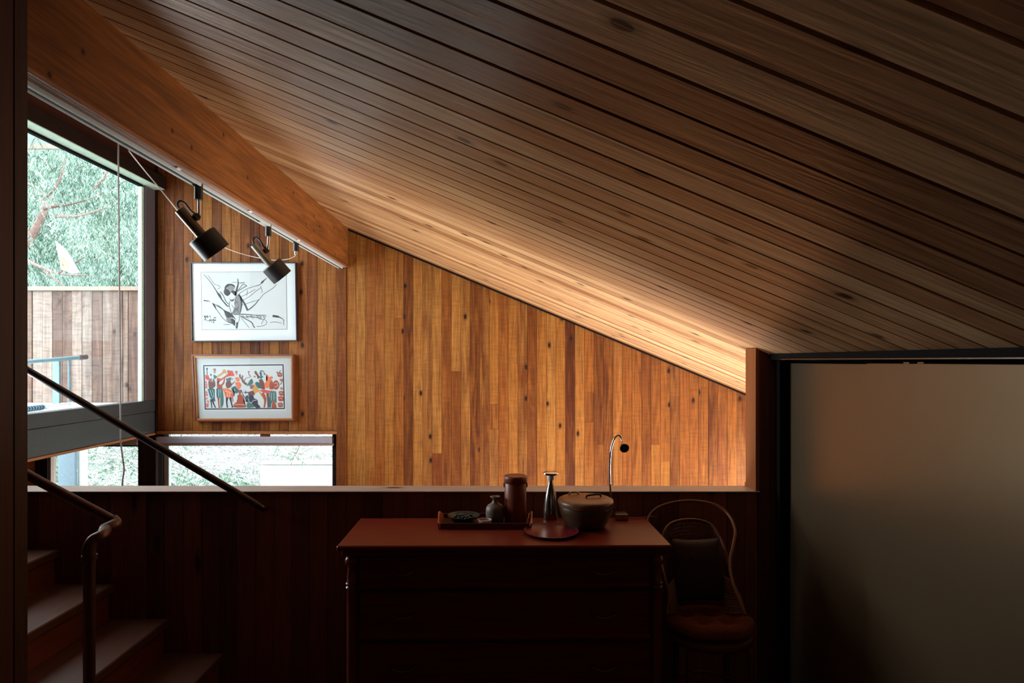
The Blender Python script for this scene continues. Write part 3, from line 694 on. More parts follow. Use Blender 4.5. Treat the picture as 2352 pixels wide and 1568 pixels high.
# third musician
Q2('green', [(765, 590), (830, 580), (880, 565), (860, 620), (870, 660), (800, 690)]); Q2('brown', [(770, 670), (840, 650), (890, 700), (880, 760), (800, 800), (765, 740)]); S2('brown', [(840, 770), (910, 700), (970, 640)], [34, 32, 30, 26, 20, 16, 12, 10, 8])
Q2('orange', [(700, 795), (800, 805), (910, 850), (905, 900), (880, 990), (760, 990), (750, 880), (700, 850)]); S2('red', [(900, 880), (905, 980), (920, 1080)], [30, 30, 26, 24, 20, 20, 20, 20, 20]); S2('pale', [(755, 860), (900, 900)], 7); S2('pale', [(800, 900), (805, 980)], 6); S2('pale', [(845, 900), (850, 980)], 6)
S2('navy', [(795, 990), (785, 1090), (800, 1205)], [54, 48, 42, 36, 30, 28, 26, 26, 40]); S2('navy', [(860, 990), (880, 1090), (910, 1205)], [54, 48, 42, 36, 30, 28, 26, 26, 40])
# orange seated figure with teal animal, kneeling rust figure
Q2('orange', [(955, 580), (1010, 560), (1060, 600), (1040, 650), (990, 640)]); Q2('orange', [(960, 680), (1040, 660), (1095, 720), (1070, 790), (1040, 820), (1000, 780)])
Q2('teal', [(880, 790), (960, 750), (1000, 790), (1050, 850), (1010, 900), (970, 900), (935, 975), (925, 950), (950, 880), (900, 850)]); S2('pale', [(940, 830), (970, 850)], 8)
Q2('rust', [(1030, 850), (1080, 830), (1090, 900), (1050, 920)]); Q2('rust', [(1010, 960), (1060, 920), (1120, 950), (1160, 1030), (1140, 1070), (1170, 1130), (1190, 1200), (940, 1200), (945, 1130), (1020, 1060)]); S2('pale', [(960, 1150), (1060, 1140), (1170, 1150)], 7)
S2('navy', [(1090, 830), (1130, 930), (1180, 1010)], 14)
# great claw-armed figure and seated navy group
S2('brown', [(1070, 500), (1065, 550), (1110, 600), (1140, 660), (1210, 720)], [34, 34, 30, 28, 34, 36, 38, 38, 40, 42, 44, 46, 46, 46, 46, 46, 46]); S2('brown', [(1120, 520), (1120, 560), (1095, 590)], [16, 20, 24, 24, 20, 20, 20, 20, 20])
Q2('green', [(1240, 690), (1280, 620), (1325, 600), (1345, 680), (1300, 720), (1210, 750)]); Q2('mauve', [(1265, 740), (1340, 720), (1360, 770), (1300, 820)])
S2('brown', [(1155, 640), (1200, 580), (1290, 560)], 10); S2('rust', [(1300, 550), (1250, 490), (1260, 440)], 14); S2('rust', [(1230, 450), (1275, 440)], 16)
Q2('ochre', [(1370, 710), (1420, 760), (1460, 850), (1400, 900), (1320, 930), (1250, 930), (1330, 850)]); Q2('brown', [(1240, 880), (1340, 850), (1380, 930), (1330, 950), (1250, 940)]); S2('navy', [(1150, 880), (1200, 890), (1240, 880)], 18); S2('navy', [(1180, 840), (1195, 890), (1180, 910)], 12)
Q2('navy', [(1190, 960), (1260, 940), (1340, 950), (1370, 1010), (1440, 1050), (1430, 1150), (1370, 1190), (1300, 1100), (1200, 1090), (1180, 1020)])
Q2('green', [(1210, 1120), (1290, 1090), (1370, 1180), (1320, 1205), (1220, 1205)]); Q2('navy', [(1390, 1060), (1480, 1170), (1500, 1205), (1390, 1205)]); S2('pale', [(1250, 950), (1255, 1060), (1300, 1110), (1350, 1060), (1420, 1050)], 9); Q2('teal', [(1195, 985), (1250, 970), (1245, 1040), (1205, 1040)])
S2('brown', [(1380, 440), (1400, 480), (1440, 520), (1460, 590)], [16, 22, 26, 30, 34, 36, 38, 40, 40, 40, 40, 40]); S2('brown', [(1380, 440), (1410, 440), (1425, 500)], 14)
Q2('teal', [(1385, 680), (1440, 660), (1500, 710), (1520, 780), (1470, 800), (1420, 750)])
S2('teal', [(1500, 460), (1515, 540), (1510, 590)], [50, 44, 36, 30, 26, 26, 26, 26, 26]); S2('teal', [(1490, 440), (1550, 430), (1590, 490)], [22, 22, 22, 20, 18, 14, 12, 10]); S2('teal', [(1470, 540), (1515, 575), (1555, 540)], 16); S2('navy', [(1570, 495), (1605, 500)], 16)
Q2('brown', [(1470, 620), (1530, 600), (1580, 700), (1590, 820), (1510, 800), (1490, 720)]); S2('ochre', [(1370, 700), (1450, 830), (1540, 970), (1600, 1070)], [20, 22, 24, 26, 26, 26, 26, 26, 24, 22, 18, 14, 10])
# right group
Q2('orange', [(1610, 500), (1650, 510), (1690, 560), (1740, 540), (1760, 580), (1710, 620), (1700, 700), (1660, 790), (1590, 770), (1590, 690), (1640, 640), (1650, 560)])
Q2('rust', [(1720, 620), (1760, 660), (1760, 740), (1800, 800), (1720, 820), (1690, 790)])
Q2('rust', [(1780, 660), (1840, 625), (1890, 680), (1895, 760), (1850, 820), (1790, 810), (1760, 740)]); S2('pale', [(1800, 700), (1850, 680), (1860, 750), (1800, 770)], 8)
Q2('red', [(1480, 830), (1600, 830), (1720, 850), (1760, 830), (1700, 890), (1560, 890)]); S2('rust', [(1540, 900), (1590, 990), (1600, 1070), (1580, 1205)], [60, 60, 56, 54, 54, 52, 50, 46, 40, 34, 30, 28, 36]); S2('brown', [(1650, 900), (1660, 1050), (1665, 1205)], [50, 50, 44, 40, 36, 32, 30, 28, 36])
Q2('green', [(1700, 870), (1820, 860), (1830, 960), (1840, 1110), (1770, 1060), (1720, 1130), (1690, 1000)]); S2('teal', [(1700, 1000), (1705, 1205)], 40); S2('pale', [(1740, 890), (1730, 1050)], 7); S2('pale', [(1790, 890), (1790, 1040)], 7); Q2('rust', [(1760, 1070), (1800, 1080), (1840, 1205), (1740, 1205)])
# glyph columns
for gx, gy in ((345, 660), (350, 720), (350, 770), (350, 880), (360, 935), (350, 1010), (385, 1075), (375, 1140), (365, 1180)):
    Q2('red', [(gx-24+random.uniform(-6, 6), gy-22), (gx+22, gy-18+random.uniform(-6, 6)), (gx+20, gy+20), (gx-18, gy+18+random.uniform(-6, 6))], n=2); S2('pale', [(gx-16, gy), (gx+16, gy-4)], 6)
for gx, gy, s in ((528, 405, 26), (525, 455, 18), (820, 440, 28), (850, 440, 18), (985, 450, 22), (990, 490, 14), (900, 600, 16), (1905, 510, 48), (1940, 620, 30), (1945, 800, 24), (1940, 905, 50), (1930, 1020, 55), (1920, 1150, 50), (1375, 550, 18)):
    Q2('rust', [(gx-s, gy-s*.8), (gx+s*.8, gy-s*.9), (gx+s, gy+s*.7), (gx-s*.7, gy+s*.8)], n=3); S2('pale', [(gx-s*.6, gy+s*.1), (gx, gy-s*.3), (gx+s*.6, gy+s*.2)], 6)
S2('teal', [(1850, 470), (1860, 450), (1840, 455)], 14); S2('teal', [(1900, 470), (1920, 420), (1955, 412)], [16, 14, 12, 10, 8, 6, 6, 6, 6]); S2('navy', [(1960, 650), (1935, 700), (1915, 715)], 10)
me_ = bpy.data.meshes.new('printed_figures'); bm = bmesh.new()
for i, (k, b_) in enumerate(bms.items()):
    bmesh.ops.triangulate(b_, faces=b_.faces[:])
    for f_ in b_.faces: f_.material_index = i
    tmp = bpy.data.meshes.new('tmp'); b_.to_mesh(tmp); b_.free(); bm.from_mesh(tmp); bpy.data.meshes.remove(tmp)
    me_.materials.append(PC[k])
bm.to_mesh(me_); bm.free(); tag(link('printed_figures', me_, None, p2), kind='stuff')
bm = bmesh.new(); poly(bm, [A2(112, 125), A2(2175, 120), A2(2190, 1448), A2(165, 1456)], DP-.004); build('glazing', bm, M['picglass'], p2)
rebase(p2, p2.location)

# ------------------------------------------------------------------ stairs and handrails
stair = empty('staircase', (-1.6, 2.5, EYE-1.6), 'dark wooden staircase rising to the left along the half wall', 'staircase')
def step(xr, zr, xl):
    z = EYE+zr
    build('tread', bbox(xl-.03, xr, 2.02, DH-.004, z-.04, z, .005), M['tread'], stair)
    build('riser', bbox(xr-.045, xr-.025, 2.05, DH-.006, z-.17+.001, z-.0405), M['riser'], stair)
xs = [-1.365, -1.635, -1.905, -2.175, -2.445, -2.715]; zs = [-1.44, -1.27, -1.10, -.93, -.76, -.59]
for i, (a, b) in enumerate(zip(xs, zs)):
    nxt = xs[i+1] if i+1 < len(xs) else XW+.04
    step(a, b, nxt)
rebase(stair, stair.location)

rail2 = empty('handrail', P(300, 990, 2.93), 'straight dark metal handrail fixed to the half wall above the sill', 'handrail')
bm = bmesh.new(); e0 = P(65, 851, 2.93); e1 = P(592, 1160, 2.93); dd = (e1-e0).normalized(); tube(bm, [e0-dd*.5, e1], .0165, 16); build('rail', bm, M['rail'], rail2, auto=50)
bm = bmesh.new(); tube(bm, spline([e1-dd*.005, e1+dd*.02, P(606, 1167, 2.95), P(606, 1167, 2.999)], 5), .015, 14); build('wall_return', bm, M['rail'], rail2, auto=50)
rebase(rail2, rail2.location)

rail1 = empty('handrail', P(205, 1240, 2.10), 'bronze-coloured pipe handrail with elbow on a standing post beside the steps', 'handrail')
pe = P(205, 1246, 2.10)
bm = bmesh.new(); tube(bm, [Vector((pe.x, pe.y, EYE-1.6)), pe+Vector((0, 0, -.045))], .0185, 18); build('post', bm, M['newel'], rail1, auto=50)
q0 = P(262, 1207, 2.232)
bm = bmesh.new(); tube(bm, spline([pe+Vector((0, 0, -.05)), pe+Vector((0, 0, -.02)), pe+Vector((.006, .012, .004)), pe+Vector((.022, .035, .016)), q0+Vector((-.012, -.03, -.004))], 6), .021, 18); build('elbow', bm, M['newel'], rail1, auto=60)
bm = bmesh.new(); tube(bm, spline([q0+Vector((-.018, -.04, -.006)), q0+Vector((-.002, -.012, .002)), q0+Vector((.0, .008, .006)), q0+Vector((-.018, .018, .018))], 6), .021, 18); build('elbow', bm, M['newel'], rail1, auto=60)
r0 = q0+Vector((-.012, .016, .014)); r1 = P(65, 1091, 2.24); d1 = (r1-r0).normalized()
bm = bmesh.new(); tube(bm, [r0, r1+d1*.5], .0172, 18); build('rail', bm, M['newel'], rail1, auto=50)
for q, off in ((pe+Vector((0, 0, -.05)), Vector((0, 0, .008))),):
    bm = bmesh.new(); tube(bm, [q-off, q+off], .024, 18); build('collar', bm, M['newel'], rail1, auto=50)
rebase(rail1, rail1.location)

# ------------------------------------------------------------------ dresser
DX0, DX1, DY0, DY1 = -.664, .692, 2.449, 2.885; DZ = EYE-.746
dr = empty('dresser', ((DX0+DX1)/2, (DY0+DY1)/2, EYE-1.6), 'reddish-brown wooden chest of drawers against the dark half wall', 'dresser')
bm = bmesh.new(); box(bm, DX0, DX1, DY0, DY1, DZ-.022, DZ, .005); build('top', bm, M['dresser'], dr)
bm = bmesh.new(); box(bm, DX0+.018, DX1-.018, DY0+.016, DY1-.005, DZ-.045, DZ-.0225, .004); build('cornice', bm, M['dresser'], dr)
FX0, FX1 = DX0+.03, DX1-.03; FY = DY0+.055
bm = bmesh.new()
box(bm, FX0+.01, FX1-.01, FY, DY1-.01, EYE-1.53, DZ-.0455); build('carcase', bm, M['dresserv'], dr)
for s, xx in ((-1, FX0+.022), (1, FX1-.022)):
    pr = [(0, -1.60), (.020, -1.60), (.026, -1.585), (.026, -1.55), (.019, -1.53), (.019, -1.50), (.024, -1.49), (.024, -1.47), (.019, -1.46), (.0195, -1.0), (.019, -.93), (.024, -.925), (.019, -.918), (.024, -.908), (.019, -.902), (.0185, -.87), (.015, -.85), (.017, -.835), (.025, -.828), (.027, -.815), (.022, -.803), (.018, -.80), (.018, -.792), (0, -.792)]
    bm = bmesh.new(); lathe(bm, [(r, z+EYE) for r, z in pr], (xx, DY0+.042, 0), 24); build('corner_column', bm, M['dresserv'], dr, auto=50)
for xx in (FX0+.03, FX1-.03):
    bm = bmesh.new(); lathe(bm, [(0, EYE-1.6), (.02, EYE-1.6), (.028, EYE-1.56), (.028, EYE-1.53), (0, EYE-1.53)], (xx, DY1-.045, 0), 20); build('foot', bm, M['dresserv'], dr, auto=50)
rows = [(-.800, -.935), (-.945, -1.145), (-1.155, -1.365), (-1.375, -1.52)]
pullm = plain('dark_brass_pull', srgb(120, 90, 60), .3, metal=.9)
for (za, zb) in rows:
    bm = bmesh.new(); x0, x1 = FX0+.052, FX1-.052
    box(bm, x0, x1, FY-.016, FY-.0005, EYE+zb, EYE+za, .0045)
    # swelling lower lip, as the highlights along each drawer's foot show
    sec = [(FY-.016+0.0, 0), (FY-.026, -.006), (FY-.030, -.014), (FY-.026, -.022), (FY-.016, -.026)]
    prism(bm, sec, lambda p: Vector((x0+.002, p[0], EYE+zb+.030+p[1])), lambda p: Vector((x1-.002, p[0], EYE+zb+.030+p[1])))
    dw = build('drawer', bm, M['dresser'], dr)
    for xx in (-.40, .42):
        zc = EYE+(za+zb)/2+.012
        bm = bmesh.new()
        tube(bm, spline([(xx-.045, FY-.017, zc), (xx-.043, FY-.034, zc-.004), (xx, FY-.040, zc-.014), (xx+.043, FY-.034, zc-.004), (xx+.045, FY-.017, zc)], 5), .0035, 8)
        for s in (-1, 1): tube(bm, [(xx+s*.045, FY-.022, zc), (xx+s*.045, FY-.0162, zc)], .009, 12)
        h = build('pull', bm, pullm, dw, auto=60)
rebase(dr, dr.location)
dr.rotation_euler = (0, 0, math.radians(0.5))

ZT0 = DZ+.0005
def px_on_top(px, py):            # point of the dresser top seen at this pixel
    D = (EYE-DZ)*F/(py-VY); return Vector(((px-VX)/F*D, D, ZT0))
# tray
ty0, ty1 = 2.695, 2.865; tx0, tx1 = P(1012, 0, 2.70).x, P(1216, 0, 2.70).x
lac = plain('dark_red_lacquer', srgb(72, 26, 20), .3, var=.15)
tray = empty('serving_tray', ((tx0+tx1)/2, (ty0+ty1)/2, ZT0), 'rectangular dark wooden tray with raised end handles on the dresser', 'tray')
bm = bmesh.new(); box(bm, tx0, tx1, ty0, ty1, ZT0, ZT0+.007, .001); build('base', bm, lac, tray)
bm = bmesh.new(); box(bm, tx0, tx1, ty0-.006, ty0-.0002, ZT0, ZT0+.026, .0015); build('side_rim', bm, lac, tray)
bm = bmesh.new(); box(bm, tx0, tx1, ty1+.0002, ty1+.006, ZT0, ZT0+.026, .0015); build('side_rim', bm, lac, tray)
hw = wood('tray_handle_wood', [srgb(150, 72, 42), srgb(168, 84, 50)], 'Y', rough=.4, knot=0, grain=.2)
for s, xx in ((-1, tx0), (1, tx1)):
    bm = bmesh.new(); ym = (ty0+ty1)/2; n = 16
    outer = [(ty0-.006+(ty1-ty0+.012)*i/n, .026+.028*math.sin(PI*i/n)**1.5) for i in range(n+1)]
    prof = [(ty0-.006, 0)]+outer+[(ty1+.006, 0)]
    for xa in (0, .007*s):
        pass
    a = [bm.verts.new((xx+s*.0003+s*.010*(z/.05), y_, ZT0+z)) for y_, z in prof]; b = [bm.verts.new((xx+s*.0073+s*.010*(z/.05), y_, ZT0+z)) for y_, z in prof]
    bm.faces.new(a); bm.faces.new(b[::-1])
    for i in range(len(prof)): j = (i+1) % len(prof); bm.faces.new([a[i], b[i], b[j], a[j]])
    build('handle', bm, hw, tray)
rebase(tray, tray.location)
TZ = ZT0+.0075
# black glass dish with pebbles
def at_tray(px, d): return Vector(((px-VX)/F*d, d, TZ))
c = at_tray(1065, 2.775)
dish = empty('glass_dish', c, 'shallow dark glass dish with glossy beads on the tray left', 'dish')
gm, gt_, gb = nt('dark_green_glass'); gb.inputs['Base Color'].default_value = (.012, .02, .018, 1); gb.inputs['Roughness'].default_value = .12; gb.inputs['Specular IOR Level'].default_value = .2
_n = N(gt_, 'ShaderNodeTexNoise'); _n.inputs['Scale'].default_value = 60; _b = N(gt_, 'ShaderNodeBump'); _b.inputs['Strength'].default_value = .25; _b.inputs['Distance'].default_value = .004; gt_.links.new(_n.outputs['Fac'], _b.inputs['Height']); gt_.links.new(_b.outputs[0], gb.inputs['Normal'])
bm = bmesh.new(); lathe(bm, [(0, 0), (.040, 0), (.046, .004), (.060, .018), (.073, .031), (.0745, .034), (.072, .0335), (.056, .019), (.040, .008), (0, .006)], c, 36); build('bowl', bm, gm, dish, auto=60)
bm = bmesh.new()
for i in range(34):
    a = random.uniform(0, 2*PI); r = .048*math.sqrt(random.random()); s = random.uniform(.006, .0105)
    mt = Matrix.Translation(c+Vector((r*math.cos(a), r*math.sin(a), .011+.018*(1-(r/.05)**2)+.01*(r/.05))))@Matrix.Diagonal((s*1.2, s, s*.8, 1))
    bmesh.ops.create_icosphere(bm, subdivisions=1, radius=1, matrix=mt)
tag(build('glass_beads', bm, gm, dish, smooth=True), kind='stuff')
rebase(dish, dish.location)
# small white cup
c = Vector((P(1113, 0, 2.712).x, 2.725, TZ))
cup = empty('small_cup', c, 'small low white cup at the front edge of the tray', 'cup')
bm = bmesh.new(); lathe(bm, [(0, 0), (.028, 0), (.031, .004), (.0315, .020), (.0315, .026), (.028, .026), (.027, .012), (0, .011)], c, 32); build('cup_body', bm, plain('cream_porcelain', srgb(196, 178, 164), .35, var=.03), cup, auto=50)
bm = bmesh.new(); lathe(bm, [(0, .012), (.0265, .012), (.0265, .018), (0, .0185)], c, 24); build('wax_filling', bm, plain('wax', srgb(150, 120, 110), .6), cup, auto=50)
rebase(cup, cup.location)
# ceramic bottle vase
c = at_tray(1137, 2.79)
vase = empty('bottle_vase', c, 'round grey stoneware bottle vase with narrow flared neck', 'vase')
cer = plain('grey_stoneware', srgb(96, 82, 70), .5, var=.35, scale=25, bump=.2)
bm = bmesh.new(); lathe(bm, [(0, 0), (.033, 0), (.039, .006), (.0425, .030), (.043, .050), (.041, .064), (.034, .075), (.022, .082), (.0135, .088), (.0115, .096), (.0125, .104), (.020, .111), (.0235, .114), (.0225, .1155), (.014, .111), (.009, .104), (0, .10)], c, 36); build('vase_body', bm, cer, vase, auto=60)
rebase(vase, vase.location)
# tall canister
c = at_tray(1184, 2.80)
can = empty('tall_canister', c, 'tall brown cylindrical canister with lid on the tray right', 'canister')
cm = wood('canister_bark', [srgb(120, 54, 32), srgb(140, 68, 42)], 'Z', rough=.4, knot=0, grain=.3)
bm = bmesh.new(); lathe(bm, [(0, 0), (.049, 0), (.0505, .003), (.0505, .186), (.049, .188), (0, .188)], c, 40); build('canister_body', bm, cm, can, auto=50)
bm = bmesh.new(); lathe(bm, [(.0508, .176), (.0530, .178), (.0540, .200), (.0530, .2065), (.049, .2095), (.046, .2085), (0, .2075)], c, 40); build('lid', bm, cm, can, auto=50)
for s in (-1, 1):
    bm = bmesh.new(); box(bm, c.x+s*.0525-.003, c.x+s*.0525+.003, c.y-.008, c.y+.008, c.z+.155, c.z+.178, .002); build('clasp', bm, M['steel'], can)
rebase(can, can.location)
# steel carafe
c = px_on_top(1265, 1190)
car = empty('steel_carafe', c, 'conical brushed steel carafe with flat disc cap behind the red plate', 'carafe')
bm = bmesh.new(); lathe(bm, [(0, 0), (.036, 0), (.0375, .003), (.0365, .03), (.033, .07), (.027, .105), (.019, .140), (.0115, .165), (.0095, .178), (0, .178)], c, 40); build('carafe_body', bm, M['steel'], car, auto=60)
bm = bmesh.new(); lathe(bm, [(0, .1785), (.0105, .1785), (.0165, .188), (.0175, .199), (.014, .2035), (0, .2035)], c, 32); build('collar', bm, M['white'], car, auto=50)
bm = bmesh.new(); lathe(bm, [(0, .204), (.018, .204), (.034, .207), (.0385, .212), (.037, .2165), (.028, .220), (0, .222)], c, 40); build('cap', bm, M['chrome'], car, auto=50)
rebase(car, car.location)
# round lidded box
c = Vector((P(1345, 0, 2.735).x, 2.735, ZT0))
rbx = empty('round_lidded_box', c, 'large round brown wooden box with lid and bar handle', 'box')
bmw = wood('box_wood', [srgb(64, 46, 28), srgb(84, 62, 38)], 'Z', rough=.38, knot=0, grain=.35, streak=.6)
bm = bmesh.new(); lathe(bm, [(0, 0), (.080, 0), (.088, .006), (.103, .03), (.116, .065), (.1205, .088), (.118, .096), (0, .096)], c, 48); build('bowl_body', bm, bmw, rbx, auto=50)
bm = bmesh.new(); lathe(bm, [(.1185, .0965), (.1235, .0965), (.1255, .112), (.123, .121), (.112, .1265), (.09, .129), (0, .131)], c, 48); build('lid', bm, wood('lid_wood', [srgb(96, 60, 40), srgb(116, 76, 50)], 'X', rough=.35, knot=0, grain=.3), rbx, auto=50)
bm = bmesh.new(); tube(bm, spline([c+Vector(v) for v in ((.0, -.012, .132), (.006, -.010, .140), (.035, -.002, .143), (.064, .006, .142), (.070, .008, .132))], 4), .0045, 10)
build('bar_handle', bm, plain('dark_handle', srgb(50, 26, 20), .4), rbx, auto=60)
bm = bmesh.new(); tube(bm, spline([c+Vector(v) for v in ((-.07, .05, .132), (-.06, .055, .140), (-.035, .06, .141), (-.022, .062, .132))], 4), .004, 10)
build('ring_handle', bm, M['steel'], rbx, auto=60)
rebase(rbx, rbx.location)
# red plate
c = px_on_top(1266, 1222); c.x = P(1266, 0, 2.63).x; c.y = 2.63
pl = empty('round_red_tray', c, 'round shallow red lacquer tray with black outside at the dresser front', 'tray')
bm = bmesh.new(); lathe(bm, [(0, 0), (.106, 0), (.115, .003), (.119, .008), (.1205, .012), (.119, .0125)], c, 56); build('rim', bm, plain('black_lacquer', srgb(20, 12, 12), .2), pl, auto=50)
bm = bmesh.new(); lathe(bm, [(.1189, .0127), (.1177, .0122), (.113, .007), (.106, .0045), (0, .004)], c, 56); build('red_inside', bm, plain('crimson_lacquer', srgb(104, 12, 26), .3, var=.05, spec=.3), pl, auto=50)
rebase(pl, pl.location)
# gooseneck lamp
gl = empty('gooseneck_lamp', px_on_top(1424, 1192), 'slim chrome gooseneck lamp with small black head on the dresser', 'lamp')
g = gl.location.copy(); dg = g.y
bm = bmesh.new(); box(bm, g.x-.026, g.x+.034, dg-.028, dg+.028, ZT0, ZT0+.030, .003); build('base', bm, M['steel'], gl)
bm = bmesh.new(); tube(bm, spline([P(1411, 1176, dg), P(1408, 1160, dg), P(1404, 1146, dg)], 4), .0075, 12); build('socket', bm, plain('dark_red_socket', srgb(70, 30, 28), .4), gl, auto=50)
bm = bmesh.new(); tube(bm, spline([P(1404, 1148, dg), P(1401, 1110, dg), P(1400, 1070, dg), P(1403, 1035, dg), P(1408, 1015, dg), P(1414, 1003, dg), P(1421, 999, dg), P(1426, 1004, dg), P(1429, 1013, dg-.01)], 7), .0045, 10); build('gooseneck', bm, M['chrome'], gl, auto=60)
hd = P(1433, 1027, dg-.02); ax_ = Vector((.10, -1, -.30)).normalized(); R = ax_.to_track_quat('Z', 'Y').to_matrix()
bm = bmesh.new(); lathe(bm, [(0, -.028), (.007, -.028), (.009, -.020), (.017, -.004), (.0215, .006), (.0215, .012), (.019, .012), (.015, .002), (0, 0)], hd, 28, R); build('lamp_head', bm, LB['black'], gl, auto=50)
bm = bmesh.new(); lathe(bm, [(0, .002), (.008, .003), (.008, .006), (0, .007)], hd, 16, R); build('lens', bm, plain('green_led_lens', srgb(60, 100, 80), .2), gl, auto=50)
bm = bmesh.new(); z = ZT0+.003
tube(bm, spline([Vector((g.x+.034, dg+.005, ZT0+.008)), Vector((g.x+.07, dg+.0, z+.004)), Vector((g.x+.13, dg+.01, z+.004)), Vector((g.x+.165, dg+.03, z+.0)), Vector((g.x+.20, dg+.06, z-.04)), Vector((g.x+.21, dg+.08, z-.3))], 6), .002, 8); build('cord', bm, M['newel'], gl, auto=60)
rebase(gl, gl.location)

# ------------------------------------------------------------------ rattan chair with cushions
chr_ = empty('rattan_armchair', (.98, 2.62, EYE-1.6), 'round-backed rattan armchair between the dresser and the corner', 'chair')
cx, cy = .905, 2.63
rat = wood('rattan', [srgb(88, 42, 20), srgb(108, 58, 28)], 'X', rough=.45, knot=0, grain=.3)
weave = plain('woven_cane', srgb(112, 72, 42), .65, var=.3, scale=90)
# outer hoop in photo pixels, wrapping from the back to both arms
hoop = [(1540, 1400, 2.56), (1530, 1340, 2.62), (1512, 1270, 2.76), (1488, 1205, 2.92), (1502, 1172, 2.95), (1540, 1155, 2.96), (1590, 1150, 2.96), (1640, 1158, 2.94), (1672, 1180, 2.90), (1688, 1215, 2.82), (1684, 1250, 2.74), (1676, 1290, 2.66), (1682, 1335, 2.58), (1700, 1385, 2.50), (1712, 1412, 2.46)]
bm = bmesh.new(); tube(bm, spline([P(*h) for h in hoop], 8), .0072, 12); build('hoop', bm, rat, chr_, auto=60)
# inner woven back: vertical canes between an arch and the seat
arch_px = [(1520, 1270, 2.74), (1524, 1225, 2.78), (1545, 1200, 2.82), (1590, 1193, 2.84), (1630, 1203, 2.83), (1652, 1232, 2.78), (1665, 1262, 2.73), (1672, 1300, 2.68)]
arch = spline([P(*h) for h in arch_px], 10)
bm = bmesh.new(); tube(bm, arch, .007, 10); build('arch', bm, rat, chr_, auto=60)
SZc = EYE-1.16
base_pts = []
for i in range(len(arch)):
    t = i/(len(arch)-1); a = math.radians(200-220*t)
    base_pts.append(Vector((cx+.17*math.cos(a), cy+.02+.15*math.sin(a), SZc-.02)))
bm = bmesh.new()
for i in range(0, len(arch), 1): tube(bm, [arch[i], arch[i].lerp(base_pts[i], .5)+Vector((0, .01, 0)), base_pts[i]], .003, 5)
build('cane_uprights', bm, weave, chr_)
bm = bmesh.new()
for k in range(1, 26):
    f = k/26; tube(bm, [arch[i].lerp(base_pts[i], f)+Vector((0, .01*math.sin(PI*f)+(.003 if (i+k) % 2 else -.003), 0)) for i in range(0, len(arch))], .003, 5)
tag(build('cane_weave', bm, weave, chr_), kind='stuff')
# woven arm panels that flare out beside the cushion
for quad in ([(1655, 1318, 2.72), (1684, 1336, 2.58), (1712, 1408, 2.47), (1668, 1408, 2.62)], [(1556, 1320, 2.72), (1536, 1345, 2.60), (1531, 1408, 2.54), (1560, 1405, 2.66)]):
    q = [P(*v) for v in quad]; bm = bmesh.new()
    for i in range(13):
        t = i/12; tube(bm, [q[0].lerp(q[1], t), (q[0].lerp(q[1], t)+q[3].lerp(q[2], t))/2+Vector((.006, 0, 0)), q[3].lerp(q[2], t)], .003, 5)
    for i in range(13):
        t = i/12; tube(bm, [q[0].lerp(q[3], t), q[1].lerp(q[2], t)], .003, 5)
    tag(build('arm_weave', bm, weave, chr_), kind='stuff')
# seat and legs
bm = bmesh.new(); lathe(bm, [(0, -.03), (.16, -.03), (.18, -.02), (.185, 0), (.175, .012), (0, .014)], (cx, cy, SZc-.02), 36, Matrix.Diagonal((1, .8, 1, 1)).to_3x3()); build('seat', bm, rat, chr_, auto=60)
for (dx, dy) in ((-.12, -.11), (.13, -.11), (-.11, .11), (.11, .11)):
    bm = bmesh.new(); tube(bm, [(cx+dx, cy+dy, SZc-.045), (cx+dx*1.1, cy+dy*1.1, EYE-1.6)], [.015, .012], 12); build('leg', bm, rat, chr_, auto=60)
bm = bmesh.new(); tube(bm, [Vector((cx+.145*math.cos(a), cy+.145*math.sin(a), SZc-.26)) for a in [i*2*PI/32 for i in range(33)]], .008, 8, cap=False); build('stretcher_ring', bm, rat, chr_, auto=60)
rebase(chr_, chr_.location)
# tufted seat cushion
bm = bmesh.new(); nr, na = 14, 48
def cush(r, a):
    rr = .192*(1+.035*math.cos(6*a)); z = .052*math.sqrt(max(0, 1-(r)**4))
    dim = 0
    for (bx, by) in ((0, 0), (.10, 0), (-.10, 0), (.05, .09), (-.05, .09), (.05, -.09), (-.05, -.09)):
        d = math.hypot(r*rr*math.cos(a)-bx, r*rr*math.sin(a)-by); dim += .035*math.exp(-(d/.028)**2)
    return Vector((r*rr*math.cos(a), r*rr*math.sin(a), z-dim*min(1, (1.05-r)*3)))
top = [[bm.verts.new(cush(i/nr, 2*PI*k/na)) for k in range(na)] for i in range(1, nr+1)]
ct = bm.verts.new(cush(0, 0))
for k in range(na): bm.faces.new([ct, top[0][k], top[0][(k+1) % na]])
for a, b in zip(top, top[1:]):
    for k in range(na): bm.faces.new([a[k], b[k], b[(k+1) % na], a[(k+1) % na]])
bot = [bm.verts.new(v.co*.96+Vector((0, 0, -.006))) for v in top[-1]]
for k in range(na): bm.faces.new([top[-1][k], bot[k], bot[(k+1) % na], top[-1][(k+1) % na]])
bm.faces.new(bot[::-1])
for v in bm.verts: v.co = Vector((v.co.x*1.0, v.co.y*.76, v.co.z))+Vector((cx, cy, SZc+.018))
tag(build('seat_cushion', bm, plain('rust_orange_fabric', srgb(112, 50, 22), .9, var=.2, scale=60, bump=.3), smooth=True), 'tufted rust-orange cushion on the seat of the rattan chair', 'cushion')
